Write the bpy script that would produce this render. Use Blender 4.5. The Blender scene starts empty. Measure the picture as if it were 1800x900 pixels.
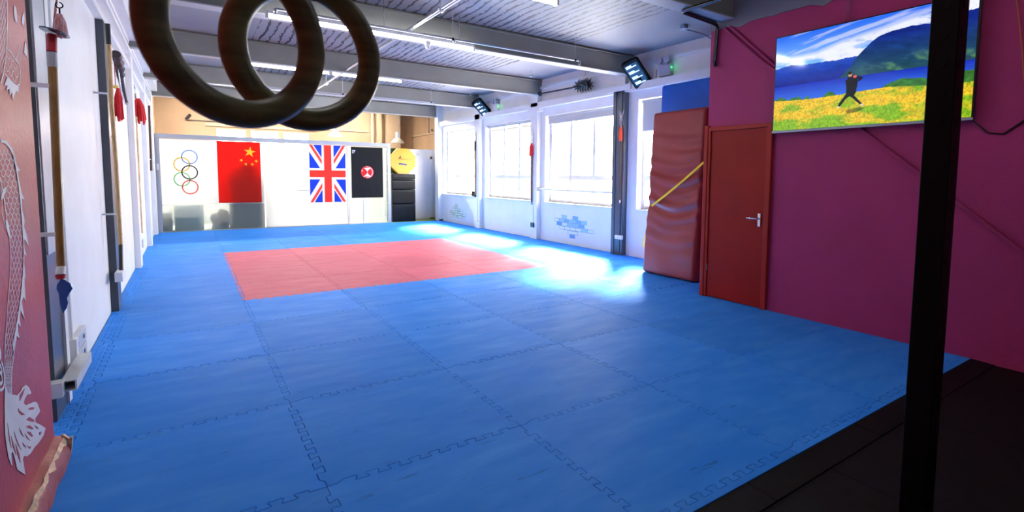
import bpy, bmesh, math, random
import numpy as np
from mathutils import Vector, Matrix, noise as mnoise
from math import sin, cos, pi, radians
random.seed(7)
C = bpy.context.scene.collection
S = bpy.context.scene

# ------------------------------------------------------------------ camera
CAM = Vector((-0.4514, -2.30334, 1.36746))
F, CX, CY = 901.836, 955.636, 379.924
def rotm(a, i):
    return Matrix.Rotation(a, 3, 'XYZ'[i])
CM = rotm(-0.60511, 2) @ rotm(pi/2 - 0.07824, 0) @ rotm(0.00926, 2)
cam_data = bpy.data.cameras.new('camera')
cam = bpy.data.objects.new('camera', cam_data)
C.objects.link(cam)
cam.matrix_world = Matrix.Translation(CAM) @ CM.to_4x4()
cam_data.sensor_width = 36
cam_data.lens = F/1800*36
cam_data.shift_x = -(CX-900)/1800
cam_data.shift_y = (CY-450)/1800
cam_data.clip_start = 0.05
cam_data.clip_end = 200
cam_data.dof.use_dof = True
cam_data.dof.focus_distance = 6.0
cam_data.dof.aperture_fstop = 6.3
S.camera = cam

# ------------------------------------------------------------------ light, exposure
SKY_STRENGTH = 28.0
TUBE_STRENGTH = 48.0
S.view_settings.view_transform = 'Standard'
S.view_settings.look = 'None'
S.view_settings.gamma = 1
S.view_settings.use_curve_mapping = False
S.view_settings.exposure = 0.14
w = bpy.data.worlds.new('overcast_sky')
S.world = w
w.use_nodes = True
bg = w.node_tree.nodes['Background']
bg.inputs[0].default_value = (1.0, 0.975, 0.94, 1)
bg.inputs[1].default_value = SKY_STRENGTH

sun = bpy.data.lights.new('hazy_sun', 'SUN'); sun.energy = 230; sun.angle = radians(18); sun.color = (1, .86, .72)
sun_o = bpy.data.objects.new('hazy_sun', sun); C.objects.link(sun_o)
sun_o.rotation_euler = Vector((-1.4, -1.1, -1.6)).to_track_quat('-Z', 'Y').to_euler()

WIN = [(9.88, 12.0, .82, 2.64), (7.23, 9.37, .82, 2.62), (4.54, 6.70, .82, 2.63), (2.95, 3.97, .82, 2.66)]
BACKWIN = [(0.25+i*0.85, 0.25+i*0.85+0.72) for i in range(3)]
def portal(name, loc, rot, sx, sy):
    l = bpy.data.lights.new(name, 'AREA')
    l.shape = 'RECTANGLE'; l.size = sx; l.size_y = sy
    l.cycles.is_portal = True
    o = bpy.data.objects.new(name, l); C.objects.link(o)
    o.location = loc; o.rotation_euler = rot
for (y0, y1, z0, z1) in WIN:
    portal('daylight_portal', (6.04, (y0+y1)/2, (z0+z1)/2), (0, radians(90), 0), z1-z0, y1-y0)

def point_lamp(name, loc, power, color=(1, 1, 1), size=.05):
    l = bpy.data.lights.new(name, 'POINT'); l.energy = power; l.color = color; l.shadow_soft_size = size
    o = bpy.data.objects.new(name, l); C.objects.link(o); o.location = loc
    return o

# ------------------------------------------------------------------ helpers
def lin(r, g, b):
    f = lambda v: (v/255/12.92) if v/255 <= .04045 else ((v/255+.055)/1.055)**2.4
    return (f(r), f(g), f(b))

def at(px, py, axis, val):
    """point of the plane axis=val seen at pixel (px, py) of the 1800x900 photograph"""
    d = CM @ Vector(((px-CX)/F, -(py-CY)/F, -1))
    i = 'xyz'.index(axis)
    return CAM + d*((val-CAM[i])/d[i])

class NT:
    def __init__(s, name):
        s.m = bpy.data.materials.new(name); s.m.use_nodes = True
        s.t = s.m.node_tree; s.n = s.t.nodes; s.l = s.t.links
        s.b = s.n['Principled BSDF']; s.out = s.n['Material Output']
    def node(s, typ, **kw):
        n = s.n.new(typ)
        for k, v in kw.items():
            if k.startswith('i_'):
                n.inputs[int(k[2:])].default_value = v
            else:
                setattr(n, k, v)
        return n
    def link(s, a, b): s.l.new(a, b)

def mat(name, col, rough=.5, metal=0., spec=.5, var=0., vscale=6., bump=0., bscale=60., emit=None, estr=0., col2=None, stretch=None, coat=0., rvar=0.):
    t = NT(name)
    b = t.b
    b.inputs['Base Color'].default_value = (*col, 1)
    b.inputs['Roughness'].default_value = rough
    b.inputs['Metallic'].default_value = metal
    b.inputs['Specular IOR Level'].default_value = spec
    if coat: b.inputs['Coat Weight'].default_value = coat
    if emit:
        b.inputs['Emission Color'].default_value = (*emit, 1)
        b.inputs['Emission Strength'].default_value = estr
    if var or bump or rvar:
        tc = t.node('ShaderNodeTexCoord')
        src = tc.outputs['Object']
        if stretch:
            mp = t.node('ShaderNodeMapping'); mp.inputs['Scale'].default_value = stretch
            t.link(src, mp.inputs[0]); src = mp.outputs[0]
    if var or rvar:
        nz = t.node('ShaderNodeTexNoise'); nz.inputs['Scale'].default_value = vscale; nz.inputs['Detail'].default_value = 6
        t.link(src, nz.inputs['Vector'])
    if var:
        mx = t.node('ShaderNodeMix', data_type='RGBA')
        c2 = col2 if col2 else tuple(max(0, c*(1-var)) for c in col)
        c1 = col if col2 else tuple(min(1, c*(1+var)) for c in col)
        mx.inputs[6].default_value = (*c1, 1); mx.inputs[7].default_value = (*c2, 1)
        mr = t.node('ShaderNodeMapRange'); mr.inputs[1].default_value = .35; mr.inputs[2].default_value = .65
        t.link(nz.outputs[0], mr.inputs[0]); t.link(mr.outputs[0], mx.inputs[0])
        t.link(mx.outputs[2], b.inputs['Base Color'])
    if rvar:
        mr = t.node('ShaderNodeMapRange'); mr.inputs[1].default_value = .3; mr.inputs[2].default_value = .7
        mr.inputs[3].default_value = rough-rvar; mr.inputs[4].default_value = rough+rvar
        t.link(nz.outputs[0], mr.inputs[0]); t.link(mr.outputs[0], b.inputs['Roughness'])
    if bump:
        n2 = t.node('ShaderNodeTexNoise'); n2.inputs['Scale'].default_value = bscale; n2.inputs['Detail'].default_value = 4
        t.link(src, n2.inputs['Vector'])
        bp = t.node('ShaderNodeBump'); bp.inputs['Strength'].default_value = bump; bp.inputs['Distance'].default_value = .01
        t.link(n2.outputs[0], bp.inputs['Height']); t.link(bp.outputs[0], b.inputs['Normal'])
    return t.m

class MB:
    """collects shapes, links them as one mesh object"""
    def __init__(s): s.v = []; s.f = []
    def add(s, vs, fs):
        o = len(s.v); s.v += [tuple(v) for v in vs]; s.f += [tuple(i+o for i in f) for f in fs]; return s
    def box(s, x0, x1, y0, y1, z0, z1):
        return s.add([(x0,y0,z0),(x1,y0,z0),(x1,y1,z0),(x0,y1,z0),(x0,y0,z1),(x1,y0,z1),(x1,y1,z1),(x0,y1,z1)],
                     [(0,3,2,1),(4,5,6,7),(0,1,5,4),(1,2,6,5),(2,3,7,6),(3,0,4,7)])
    def tube(s, pts, r, n=12, cap=True, r2=None):
        pts = [Vector(p) for p in pts]; rings = []; m = len(pts)
        if isinstance(r, (int, float)):
            r = [r + ((r2 if r2 is not None else r)-r)*i/(m-1) for i in range(m)]
        up = None
        for i, p in enumerate(pts):
            d = (pts[min(i+1, m-1)] - pts[max(i-1, 0)]).normalized()
            if up is None: up = Vector((0,0,1)) if abs(d.z) < .9 else Vector((1,0,0))
            a = d.cross(up).normalized(); up2 = a.cross(d).normalized(); up = up2
            rings.append([p + a*r[i]*cos(2*pi*k/n) + up2*r[i]*sin(2*pi*k/n) for k in range(n)])
        vs = [v for R in rings for v in R]; fs = []
        for i in range(m-1):
            for k in range(n):
                fs.append((i*n+k, i*n+(k+1) % n, (i+1)*n+(k+1) % n, (i+1)*n+k))
        if cap: fs += [tuple(range(n))[::-1], tuple((m-1)*n+k for k in range(n))]
        return s.add(vs, fs)
    def lathe(s, prof, c=(0,0,0), axis=(0,0,1), n=24):
        """prof: list of (radius, height) along axis from c"""
        ax = Vector(axis).normalized(); c = Vector(c)
        pts = [c + ax*h for r, h in prof]
        up = Vector((0,0,1)) if abs(ax.z) < .9 else Vector((1,0,0))
        a = ax.cross(up).normalized(); b = a.cross(ax).normalized()
        vs = []; fs = []
        for (r, h), p in zip(prof, pts):
            vs += [p + a*max(r,1e-4)*cos(2*pi*k/n) + b*max(r,1e-4)*sin(2*pi*k/n) for k in range(n)]
        for i in range(len(prof)-1):
            for k in range(n): fs.append((i*n+k, i*n+(k+1) % n, (i+1)*n+(k+1) % n, (i+1)*n+k))
        fs += [tuple(range(n))[::-1], tuple((len(prof)-1)*n+k for k in range(n))]
        return s.add(vs, fs)
    def prism(s, poly, o, u, v, t):
        """poly of (a,b) in plane o + a*u + b*v, extruded by vector t"""
        o, u, v, t = Vector(o), Vector(u), Vector(v), Vector(t)
        n = len(poly); A = [o+u*a+v*b for a, b in poly]
        fs = [tuple(range(n)), tuple(range(2*n-1, n-1, -1))] + [(i, i+n, (i+1) % n+n, (i+1) % n) for i in range(n)]
        return s.add(A + [p+t for p in A], fs)
    def build(s, name, m, parent=None, smooth=False, bev=0., seg=2, sub=0, fix=True):
        me = bpy.data.meshes.new(name); me.from_pydata(s.v, [], s.f); me.update()
        if fix:
            bm = bmesh.new(); bm.from_mesh(me); bmesh.ops.recalc_face_normals(bm, faces=bm.faces)
            bm.to_mesh(me); bm.free()
        me.materials.append(m)
        if smooth:
            me.polygons.foreach_set('use_smooth', [True]*len(me.polygons))
            me.set_sharp_from_angle(angle=radians(40))
        o = bpy.data.objects.new(name, me); C.objects.link(o)
        if bev:
            b = o.modifiers.new('bevel', 'BEVEL'); b.width = bev; b.segments = seg; b.limit_method = 'ANGLE'
            b.harden_normals = False
        if sub:
            q = o.modifiers.new('sub', 'SUBSURF'); q.levels = sub; q.render_levels = sub
        if parent:
            o.parent = parent
            o.matrix_parent_inverse = Matrix.Translation(-Vector(parent.location)) if parent.type == 'EMPTY' else Matrix()
        return o

def tag(o, label=None, cat=None, group=None, kind=None):
    if label: o['label'] = label
    if cat: o['category'] = cat
    if group: o['group'] = group
    if kind: o['kind'] = kind
    return o
def empty(name, loc, label, cat, group=None):
    o = bpy.data.objects.new(name, None); C.objects.link(o); o.location = loc; o.empty_display_size = .1
    return tag(o, label, cat, group)
def structure(mb, name, m, label=None, **k):
    return tag(mb.build(name, m, **k), label, None, None, 'structure')

def font_to_mesh(fo):
    name = fo.name; mw = fo.matrix_basis.copy()
    bpy.context.view_layer.update()
    me = bpy.data.meshes.new_from_object(fo.evaluated_get(bpy.context.evaluated_depsgraph_get()))
    cu = fo.data; bpy.data.objects.remove(fo); bpy.data.curves.remove(cu)
    me.name = name; o = bpy.data.objects.new(name, me); C.objects.link(o); o.matrix_basis = mw
    return o
def inpoly(X, Y, poly):
    r = np.zeros(X.shape, bool); n = len(poly)
    for i in range(n):
        x1, y1 = poly[i]; x2, y2 = poly[(i+1) % n]
        if y1 == y2: continue
        c = ((y1 > Y) != (y2 > Y)) & (X < (x2-x1)*(Y-y1)/(y2-y1)+x1)
        r ^= c
    return r
def picture(name, o, u, v, nx, ny, fn, m, parent=None, thick=None, warp=None):
    """flat picture mesh: fn(U,V)->(ny,nx,3) linear colours, stored as point colours; warp moves points off the plane"""
    o, u, v = Vector(o), Vector(u), Vector(v)
    U, V = np.meshgrid(np.linspace(0, 1, nx), np.linspace(0, 1, ny))
    P = np.array(o)[None, None] + U[..., None]*np.array(u) + V[..., None]*np.array(v)
    nrm = np.array(u.cross(v).normalized())
    if warp is not None: P = P + warp(U, V)[..., None]*nrm
    cols = fn(U, V)
    idx = np.arange(nx*ny).reshape(ny, nx)
    q = np.stack([idx[:-1, :-1], idx[:-1, 1:], idx[1:, 1:], idx[1:, :-1]], -1).reshape(-1, 4)
    me = bpy.data.meshes.new(name)
    me.vertices.add(nx*ny); me.vertices.foreach_set('co', P.reshape(-1).astype(np.float32))
    me.loops.add(q.size); me.loops.foreach_set('vertex_index', q.reshape(-1).astype(np.int32))
    me.polygons.add(len(q)); me.polygons.foreach_set('loop_start', np.arange(0, q.size, 4, dtype=np.int32))
    me.polygons.foreach_set('loop_total', np.full(len(q), 4, np.int32))
    me.polygons.foreach_set('use_smooth', np.ones(len(q), bool))
    me.update(calc_edges=True)
    a = me.color_attributes.new('Col', 'FLOAT_COLOR', 'POINT')
    a.data.foreach_set('color', np.concatenate([cols, np.ones((ny, nx, 1))], -1).reshape(-1).astype(np.float32))
    me.materials.append(m)
    ob = bpy.data.objects.new(name, me); C.objects.link(ob)
    if parent:
        ob.parent = parent
        ob.matrix_parent_inverse = Matrix.Translation(-Vector(parent.location)) if parent.type == 'EMPTY' else Matrix()
    if thick:
        sm = ob.modifiers.new('thick', 'SOLIDIFY'); sm.thickness = thick; sm.offset = 0
    return ob
def vnoise(x, y, seed=0):
    """smooth value noise, numpy"""
    r = np.random.RandomState(seed).rand(256, 256)
    xi = np.floor(x).astype(int); yi = np.floor(y).astype(int); fx = x-xi; fy = y-yi
    fx = fx*fx*(3-2*fx); fy = fy*fy*(3-2*fy)
    g = lambda a, b: r[a % 256, b % 256]
    return (g(xi, yi)*(1-fx)+g(xi+1, yi)*fx)*(1-fy)+(g(xi, yi+1)*(1-fx)+g(xi+1, yi+1)*fx)*fy
def fbm(x, y, seed=0, o=4):
    s = 0; a = .5; t = 0
    for i in range(o):
        s = s+a*vnoise(x*2**i, y*2**i, seed+i); t += a; a *= .55
    return s/t

# ------------------------------------------------------------------ materials
WHITE = mat('white_wall_paint', (.80, .81, .81), .45, var=.03, vscale=3, bump=.15, bscale=25)
WHITE_GLOSS = mat('white_gloss_paint', (.82, .82, .84), .3, var=.02)
MAGENTA = mat('magenta_wall_paint', (.40, .035, .135), .5, spec=.18, var=.06, vscale=1.5, bump=.25, bscale=90)
REDPANEL = mat('red_panel_paint', (.42, .055, .055), .38, spec=.22, var=.12, vscale=2.5, bump=.2, bscale=40)
PLASTER = mat('grey_lilac_plaster', (.20, .19, .23), .6, var=.06, vscale=2)
BEAM = mat('grey_beam_paint', (.19, .185, .165), .45, var=.06, vscale=3)
BEAM_LOW = mat('pale_beam_flange_paint', (.40, .39, .38), .45)
COLUMN = mat('dark_grey_column_paint', (.055, .062, .078), .32, var=.1, vscale=5)
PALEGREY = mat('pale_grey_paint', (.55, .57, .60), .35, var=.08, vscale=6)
BLACKRUB = mat('black_rubber', (.0028, .0034, .0034), .55, var=.3, vscale=30, spec=.12, bump=.3, bscale=200)
CONCRETE = mat('dark_concrete', (.05, .06, .09), .8, var=.2)
BEIGE = mat('beige_wall_paint', (.26, .165, .095), .6, var=.06, vscale=2)
BEIGE2 = mat('beige_trim_paint', (.32, .23, .15), .5)
ALU = mat('grey_aluminium', (.36, .38, .43), .35, metal=.3)
STEEL = mat('bright_steel', (.62, .63, .66), .25, metal=1.)
GALV = mat('galvanised_pipe', (.55, .55, .58), .3, metal=.8)
CHROME = mat('chrome', (.8, .8, .82), .12, metal=1.)
BLACK = mat('black_paint', (.006, .006, .007), .35)
BLACKMETAL = mat('black_powder_coat', (.0025, .0025, .003), .5, spec=.12)
PLASTIC = mat('white_plastic', (.75, .75, .77), .35)
GREYPLASTIC = mat('grey_plastic', (.33, .33, .38), .4)
DOORRED = mat('red_door_paint', (.33, .013, .008), .35, spec=.15, var=.08, vscale=2, bump=.05)
DOORFRAME = mat('red_frame_paint', (.40, .022, .014), .32, spec=.2)
VINYLRED = mat('red_vinyl', (.36, .040, .035), .34, spec=.3, var=.06, vscale=4, bump=.1, bscale=300)
VINYLBLUE = mat('blue_vinyl', (.008, .11, .55), .35, spec=.25, var=.05, bump=.1, bscale=300)
VINYLBLACK = mat('black_vinyl', (.003, .0035, .005), .38, spec=.10, bump=.25, bscale=14)
YELLOW = mat('yellow_vinyl', (.50, .27, .008), .4)
GREENV = mat('dark_green_vinyl', (.01, .06, .02), .4)
STRAPY = mat('yellow_webbing', (.95, .60, .01), .6)
WOODRING = mat('olive_brown_wood', (.15, .15, .05), .38, var=.4, vscale=9, stretch=(1, 1, 6))
WOODPOLE = mat('golden_brown_pole_wood', (.24, .115, .02), .35, var=.25, vscale=14, stretch=(4, 4, .6))
BAMBOO = mat('pale_bamboo', (.50, .30, .12), .4, var=.2, vscale=14, stretch=(4, 4, .8))
WAXWOOD = mat('pale_waxwood', (.55, .36, .17), .4, var=.15, vscale=10)
REDBROWN = mat('dark_red_wood', (.06, .012, .008), .35)
DARKWOOD = mat('dark_carved_wood', (.035, .018, .014), .45, var=.5, vscale=30)
REDTAPE = mat('red_tape', (.42, .01, .02), .4)
GREYTAPE = mat('grey_tape', (.42, .42, .45), .5)
BLUEMETAL = mat('blue_reflecting_blade', (.02, .11, .36), .25, metal=.15)
TASSEL = mat('red_tassel_thread', (.62, .012, .02), .7, var=.2, vscale=60)
TASSELPINK = mat('faded_red_white_tassel', (.60, .12, .14), .7, var=.9, vscale=26, col2=(.8, .62, .62), stretch=(6, 6, 1))
GREENFLOOR = mat('green_floor_mat', (.16, .25, .01), .5)
BLIND = mat('grey_blind_fabric', (.58, .56, .52), .8)
RED_MAT = (.60, .14, .19)
LED_GREEN = mat('green_indicator', (0, .2, 0), .4, emit=(.05, 1, .15), estr=6)
TUBE = mat('led_tube', (1, 1, 1), .4, emit=(.93, .95, 1), estr=TUBE_STRENGTH)
ADDED_TUBE = mat('added_warm_tube', (1, 1, 1), .4, emit=(1, .90, .78), estr=330)  # glow of the unseen battens added in the far room

def foam_material(name, col, scuff):
    t = NT(name)
    tc = t.node('ShaderNodeTexCoord'); oi = t.node('ShaderNodeObjectInfo')
    geo = t.node('ShaderNodeNewGeometry')
    mp = t.node('ShaderNodeMapping'); mp.inputs['Scale'].default_value = (1, 3.2, 1); mp.inputs['Rotation'].default_value = (0, 0, .45)
    t.link(geo.outputs['Position'], mp.inputs[0])
    n1 = t.node('ShaderNodeTexNoise'); n1.inputs['Scale'].default_value = 1.6; n1.inputs['Detail'].default_value = 8; n1.inputs['Roughness'].default_value = .62
    t.link(mp.outputs[0], n1.inputs['Vector'])
    n2 = t.node('ShaderNodeTexNoise'); n2.inputs['Scale'].default_value = 3.2; n2.inputs['Detail'].default_value = 9; n2.inputs['Roughness'].default_value = .66; n2.inputs['Distortion'].default_value = .5
    t.link(mp.outputs[0], n2.inputs['Vector'])
    m1 = t.node('ShaderNodeMapRange'); m1.inputs[1].default_value = .4; m1.inputs[2].default_value = .7
    t.link(n1.outputs[0], m1.inputs[0])
    mix = t.node('ShaderNodeMix', data_type='RGBA'); mix.inputs[6].default_value = (*col, 1); mix.inputs[7].default_value = (*scuff, 1)
    mu = t.node('ShaderNodeMath', operation='MULTIPLY'); t.link(m1.outputs[0], mu.inputs[0]); t.link(n2.outputs[0], mu.inputs[1])
    t.link(mu.outputs[0], mix.inputs[0])
    mp3 = t.node('ShaderNodeMapping'); mp3.inputs['Scale'].default_value = (1.2, 9, 1); mp3.inputs['Rotation'].default_value = (0, 0, -.9)
    t.link(geo.outputs['Position'], mp3.inputs[0])
    n5 = t.node('ShaderNodeTexNoise'); n5.inputs['Scale'].default_value = 3.0; n5.inputs['Detail'].default_value = 10; n5.inputs['Distortion'].default_value = 1.5
    t.link(mp3.outputs[0], n5.inputs['Vector'])
    m5 = t.node('ShaderNodeMapRange'); m5.inputs[1].default_value = .66; m5.inputs[2].default_value = .72; m5.inputs[3].default_value = 1; m5.inputs[4].default_value = .72
    t.link(n5.outputs[0], m5.inputs[0])
    mx5 = t.node('ShaderNodeMix', data_type='RGBA', blend_type='MULTIPLY'); mx5.inputs[0].default_value = 1
    hs = t.node('ShaderNodeHueSaturation')
    vr = t.node('ShaderNodeMapRange'); vr.inputs[3].default_value = .93; vr.inputs[4].default_value = 1.07
    t.link(oi.outputs['Random'], vr.inputs[0]); t.link(vr.outputs[0], hs.inputs['Value'])
    t.link(mix.outputs[2], mx5.inputs[6]); t.link(m5.outputs[0], mx5.inputs[7]); t.link(mx5.outputs[2], hs.inputs['Color']); t.link(hs.outputs[0], t.b.inputs['Base Color'])
    mr = t.node('ShaderNodeMapRange'); mr.inputs[1].default_value = .3; mr.inputs[2].default_value = .7
    mr.inputs[3].default_value = .56; mr.inputs[4].default_value = .42
    t.link(n2.outputs[0], mr.inputs[0]); t.link(mr.outputs[0], t.b.inputs['Roughness'])
    n3 = t.node('ShaderNodeTexNoise'); n3.inputs['Scale'].default_value = 240; n3.inputs['Detail'].default_value = 2
    t.link(tc.outputs['Object'], n3.inputs['Vector'])
    bp = t.node('ShaderNodeBump'); bp.inputs['Strength'].default_value = .12; bp.inputs['Distance'].default_value = .004
    t.link(n3.outputs[0], bp.inputs['Height']); t.link(bp.outputs[0], t.b.inputs['Normal'])
    t.b.inputs['Specular IOR Level'].default_value = .018; t.b.inputs['Sheen Weight'].default_value = .0; t.b.inputs['Sheen Roughness'].default_value = .4
    return t.m
FOAM_BLUE = foam_material('blue_foam', (.034, .245, .80), (.085, .35, .88))
FOAM_RED = foam_material('red_foam', RED_MAT, (.68, .20, .25))

def ceiling_material():
    t = NT('cracked_board_ceiling')
    geo = t.node('ShaderNodeNewGeometry'); sp = t.node('ShaderNodeSeparateXYZ'); t.link(geo.outputs['Position'], sp.inputs[0])
    def M(op, a, b=None, c=None):
        n = t.node('ShaderNodeMath', operation=op)
        for i, v in enumerate((a, b, c)):
            if v is None: continue
            if isinstance(v, (int, float)): n.inputs[i].default_value = v
            else: t.link(v, n.inputs[i])
        return n.outputs[0]
    mp = t.node('ShaderNodeMapping'); mp.inputs['Scale'].default_value = (3.5, 1.6, 1); t.link(geo.outputs['Position'], mp.inputs[0])
    nz = t.node('ShaderNodeTexNoise'); nz.inputs['Scale'].default_value = 1; nz.inputs['Detail'].default_value = 3; t.link(mp.outputs[0], nz.inputs['Vector'])
    mp2 = t.node('ShaderNodeMapping'); mp2.inputs['Scale'].default_value = (30, 11, 1); t.link(geo.outputs['Position'], mp2.inputs[0])
    nf = t.node('ShaderNodeTexNoise'); nf.inputs['Scale'].default_value = 1; nf.inputs['Detail'].default_value = 4; t.link(mp2.outputs[0], nf.inputs['Vector'])
    x = M('ADD', sp.outputs[0], M('MULTIPLY', M('SUBTRACT', nz.outputs[0], .5), .15))
    x = M('ADD', x, M('MULTIPLY', M('SUBTRACT', nf.outputs[0], .5), .045))
    fr = M('ABSOLUTE', M('SUBTRACT', M('FRACT', M('DIVIDE', x, .118)), .5))       # 0 at the joint
    wd = M('MULTIPLY', M('SUBTRACT', nf.outputs[0], .26), .50)
    line = M('LESS_THAN', fr, wd)
    inside = M('MULTIPLY', M('GREATER_THAN', sp.outputs[0], .42), M('LESS_THAN', x, 4.46))
    line = M('MULTIPLY', line, inside)
    mix = t.node('ShaderNodeMix', data_type='RGBA'); mix.inputs[6].default_value = (.27, .245, .30, 1); mix.inputs[7].default_value = (.02, .014, .02, 1)
    n4 = t.node('ShaderNodeTexNoise'); n4.inputs['Scale'].default_value = 1.2; n4.inputs['Detail'].default_value = 4
    t.link(geo.outputs['Position'], n4.inputs['Vector'])
    mix0 = t.node('ShaderNodeMix', data_type='RGBA'); mix0.inputs[6].default_value = (.18, .17, .19, 1); mix0.inputs[7].default_value = (.27, .255, .265, 1)
    t.link(n4.outputs[0], mix0.inputs[0]); t.link(mix0.outputs[2], mix.inputs[6])
    t.link(line, mix.inputs[0]); t.link(mix.outputs[2], t.b.inputs['Base Color'])
    t.b.inputs['Roughness'].default_value = .5
    bp = t.node('ShaderNodeBump'); bp.inputs['Strength'].default_value = .5; bp.inputs['Distance'].default_value = .01; bp.invert = True
    t.link(line, bp.inputs['Height']); t.link(bp.outputs[0], t.b.inputs['Normal'])
    return t.m
CEILING = ceiling_material()

def cloth_material(name, trans=.5, rough=.7):
    """cloth whose colour is its own print; light passes through"""
    t = NT(name)
    at_ = t.node('ShaderNodeVertexColor', layer_name='Col')
    t.link(at_.outputs[0], t.b.inputs['Base Color']); t.b.inputs['Roughness'].default_value = rough
    t.b.inputs['Specular IOR Level'].default_value = .2
    tr = t.node('ShaderNodeBsdfTranslucent'); t.link(at_.outputs[0], tr.inputs[0])
    mx = t.node('ShaderNodeMixShader'); mx.inputs[0].default_value = trans
    t.link(t.b.outputs[0], mx.inputs[1]); t.link(tr.outputs[0], mx.inputs[2]); t.link(mx.outputs[0], t.out.inputs[0])
    return t.m
FLAG = cloth_material('printed_flag_cloth', .75)
FLAGDARK = cloth_material('printed_black_flag_cloth', .12)
def print_material(name, rough=.5):
    t = NT(name); a = t.node('ShaderNodeVertexColor', layer_name='Col'); t.link(a.outputs[0], t.b.inputs['Base Color'])
    t.b.inputs['Roughness'].default_value = rough
    return t.m
PRINT = print_material('painted_print')
def screen_material():
    t = NT('lit_screen'); a = t.node('ShaderNodeVertexColor', layer_name='Col')
    t.b.inputs['Base Color'].default_value = (.005, .005, .005, 1); t.b.inputs['Roughness'].default_value = .08
    t.link(a.outputs[0], t.b.inputs['Emission Color']); t.b.inputs['Emission Strength'].default_value = 1.0
    return t.m
SCREEN = screen_material()
def glass_material(name, tint=(1, 1, 1), gloss=.08, rough=.02):
    t = NT(name); t.n.remove(t.b)
    tr = t.node('ShaderNodeBsdfTransparent'); tr.inputs[0].default_value = (*tint, 1)
    gl = t.node('ShaderNodeBsdfGlossy'); gl.inputs['Roughness'].default_value = rough
    mx = t.node('ShaderNodeMixShader'); mx.inputs[0].default_value = gloss
    t.link(tr.outputs[0], mx.inputs[1]); t.link(gl.outputs[0], mx.inputs[2]); t.link(mx.outputs[0], t.out.inputs[0])
    return t.m
GLASS = glass_material('window_glass')
def frosted(name, low, high, col=(.9, .92, .92), split=.62):
    """sheet glass with a frosting film above the height split (m); low/high = share that is film"""
    t = NT(name); t.n.remove(t.b)
    geo = t.node('ShaderNodeNewGeometry'); sp = t.node('ShaderNodeSeparateXYZ'); t.link(geo.outputs['Position'], sp.inputs[0])
    mr = t.node('ShaderNodeMapRange'); mr.inputs[1].default_value = split-.01; mr.inputs[2].default_value = split+.01
    mr.inputs[3].default_value = low; mr.inputs[4].default_value = high
    t.link(sp.outputs[2], mr.inputs[0])
    tr = t.node('ShaderNodeBsdfTransparent'); tr.inputs[0].default_value = (.80, .86, .84, 1)
    tl = t.node('ShaderNodeBsdfTranslucent'); tl.inputs[0].default_value = (*col, 1)
    df = t.node('ShaderNodeBsdfDiffuse'); df.inputs[0].default_value = (*col, 1)
    m1 = t.node('ShaderNodeMixShader'); m1.inputs[0].default_value = .15
    t.link(tl.outputs[0], m1.inputs[1]); t.link(df.outputs[0], m1.inputs[2])
    m2 = t.node('ShaderNodeMixShader'); t.link(mr.outputs[0], m2.inputs[0]); t.link(tr.outputs[0], m2.inputs[1]); t.link(m1.outputs[0], m2.inputs[2])
    gl = t.node('ShaderNodeBsdfGlossy'); gl.inputs['Roughness'].default_value = .15
    m3 = t.node('ShaderNodeMixShader'); m3.inputs[0].default_value = .015
    t.link(m2.outputs[0], m3.inputs[1]); t.link(gl.outputs[0], m3.inputs[2]); t.link(m3.outputs[0], t.out.inputs[0])
    return t.m
FROST = frosted('frosted_glass', .30, .93)
FROSTW = frosted('white_filmed_glass', .97, .97)
FROSTG = frosted('green_tinted_glass', .5, .5, (.80, .86, .82), split=-1)

# ------------------------------------------------------------------ room shell
ZC = 3.40
structure(MB().box(-1.5, 6.2, -6.2, 15.4, -.12, -.02), 'floor', CONCRETE, 'dark concrete floor under the mats')
structure(MB().box(-1.5, 6.2, -6.2, 15.4, ZC, ZC+.15), 'ceiling', CEILING, 'lilac grey ceiling of cracked boards')

def wall_holes(axis, p0, p1, a0, a1, z0, z1, holes):
    """wall slab between axis=p0..p1, spanning a0..a1 along the other axis, with rectangular holes (a0,a1,z0,z1)"""
    mb = MB()
    As = sorted({a0, a1, *[h[0] for h in holes], *[h[1] for h in holes]}); Zs = sorted({z0, z1, *[h[2] for h in holes], *[h[3] for h in holes]})
    for i in range(len(As)-1):
        run = None
        for j in range(len(Zs)-1):
            ca, cz = (As[i]+As[i+1])/2, (Zs[j]+Zs[j+1])/2
            if any(h[0] < ca < h[1] and h[2] < cz < h[3] for h in holes): continue
            if axis == 'x': mb.box(p0, p1, As[i], As[i+1], Zs[j], Zs[j+1])
            else: mb.box(As[i], As[i+1], p0, p1, Zs[j], Zs[j+1])
    return mb
structure(wall_holes('x', 5.8, 6.1, 1.5, 12.2, -.12, ZC, WIN), 'wall_window', WHITE, 'white painted wall with four tall windows')
structure(MB().box(-1.45, -1.12, .94, 12.2, -.12, ZC), 'wall_left', WHITE, 'white painted left wall hung with weapons')
structure(MB().box(-1.45, -1.02, -6, .94, -.12, ZC), 'wall_front_left', REDPANEL, 'red painted wall end with the dragon mural')
structure(wall_holes('x', 4.45, 4.6, -6, 1.5, -.12, 3.0, []), 'wall_right', MAGENTA, 'magenta painted wall with the red door')
structure(MB().box(4.6, 6.1, 1.35, 1.5, -.12, 3.0), 'wall_return', MAGENTA, 'magenta return wall beside the crash mats')
structure(MB().box(-1.45, 6.1, -6.2, -6, -.12, ZC), 'wall_back', WHITE, 'wall behind the camera')
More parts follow.
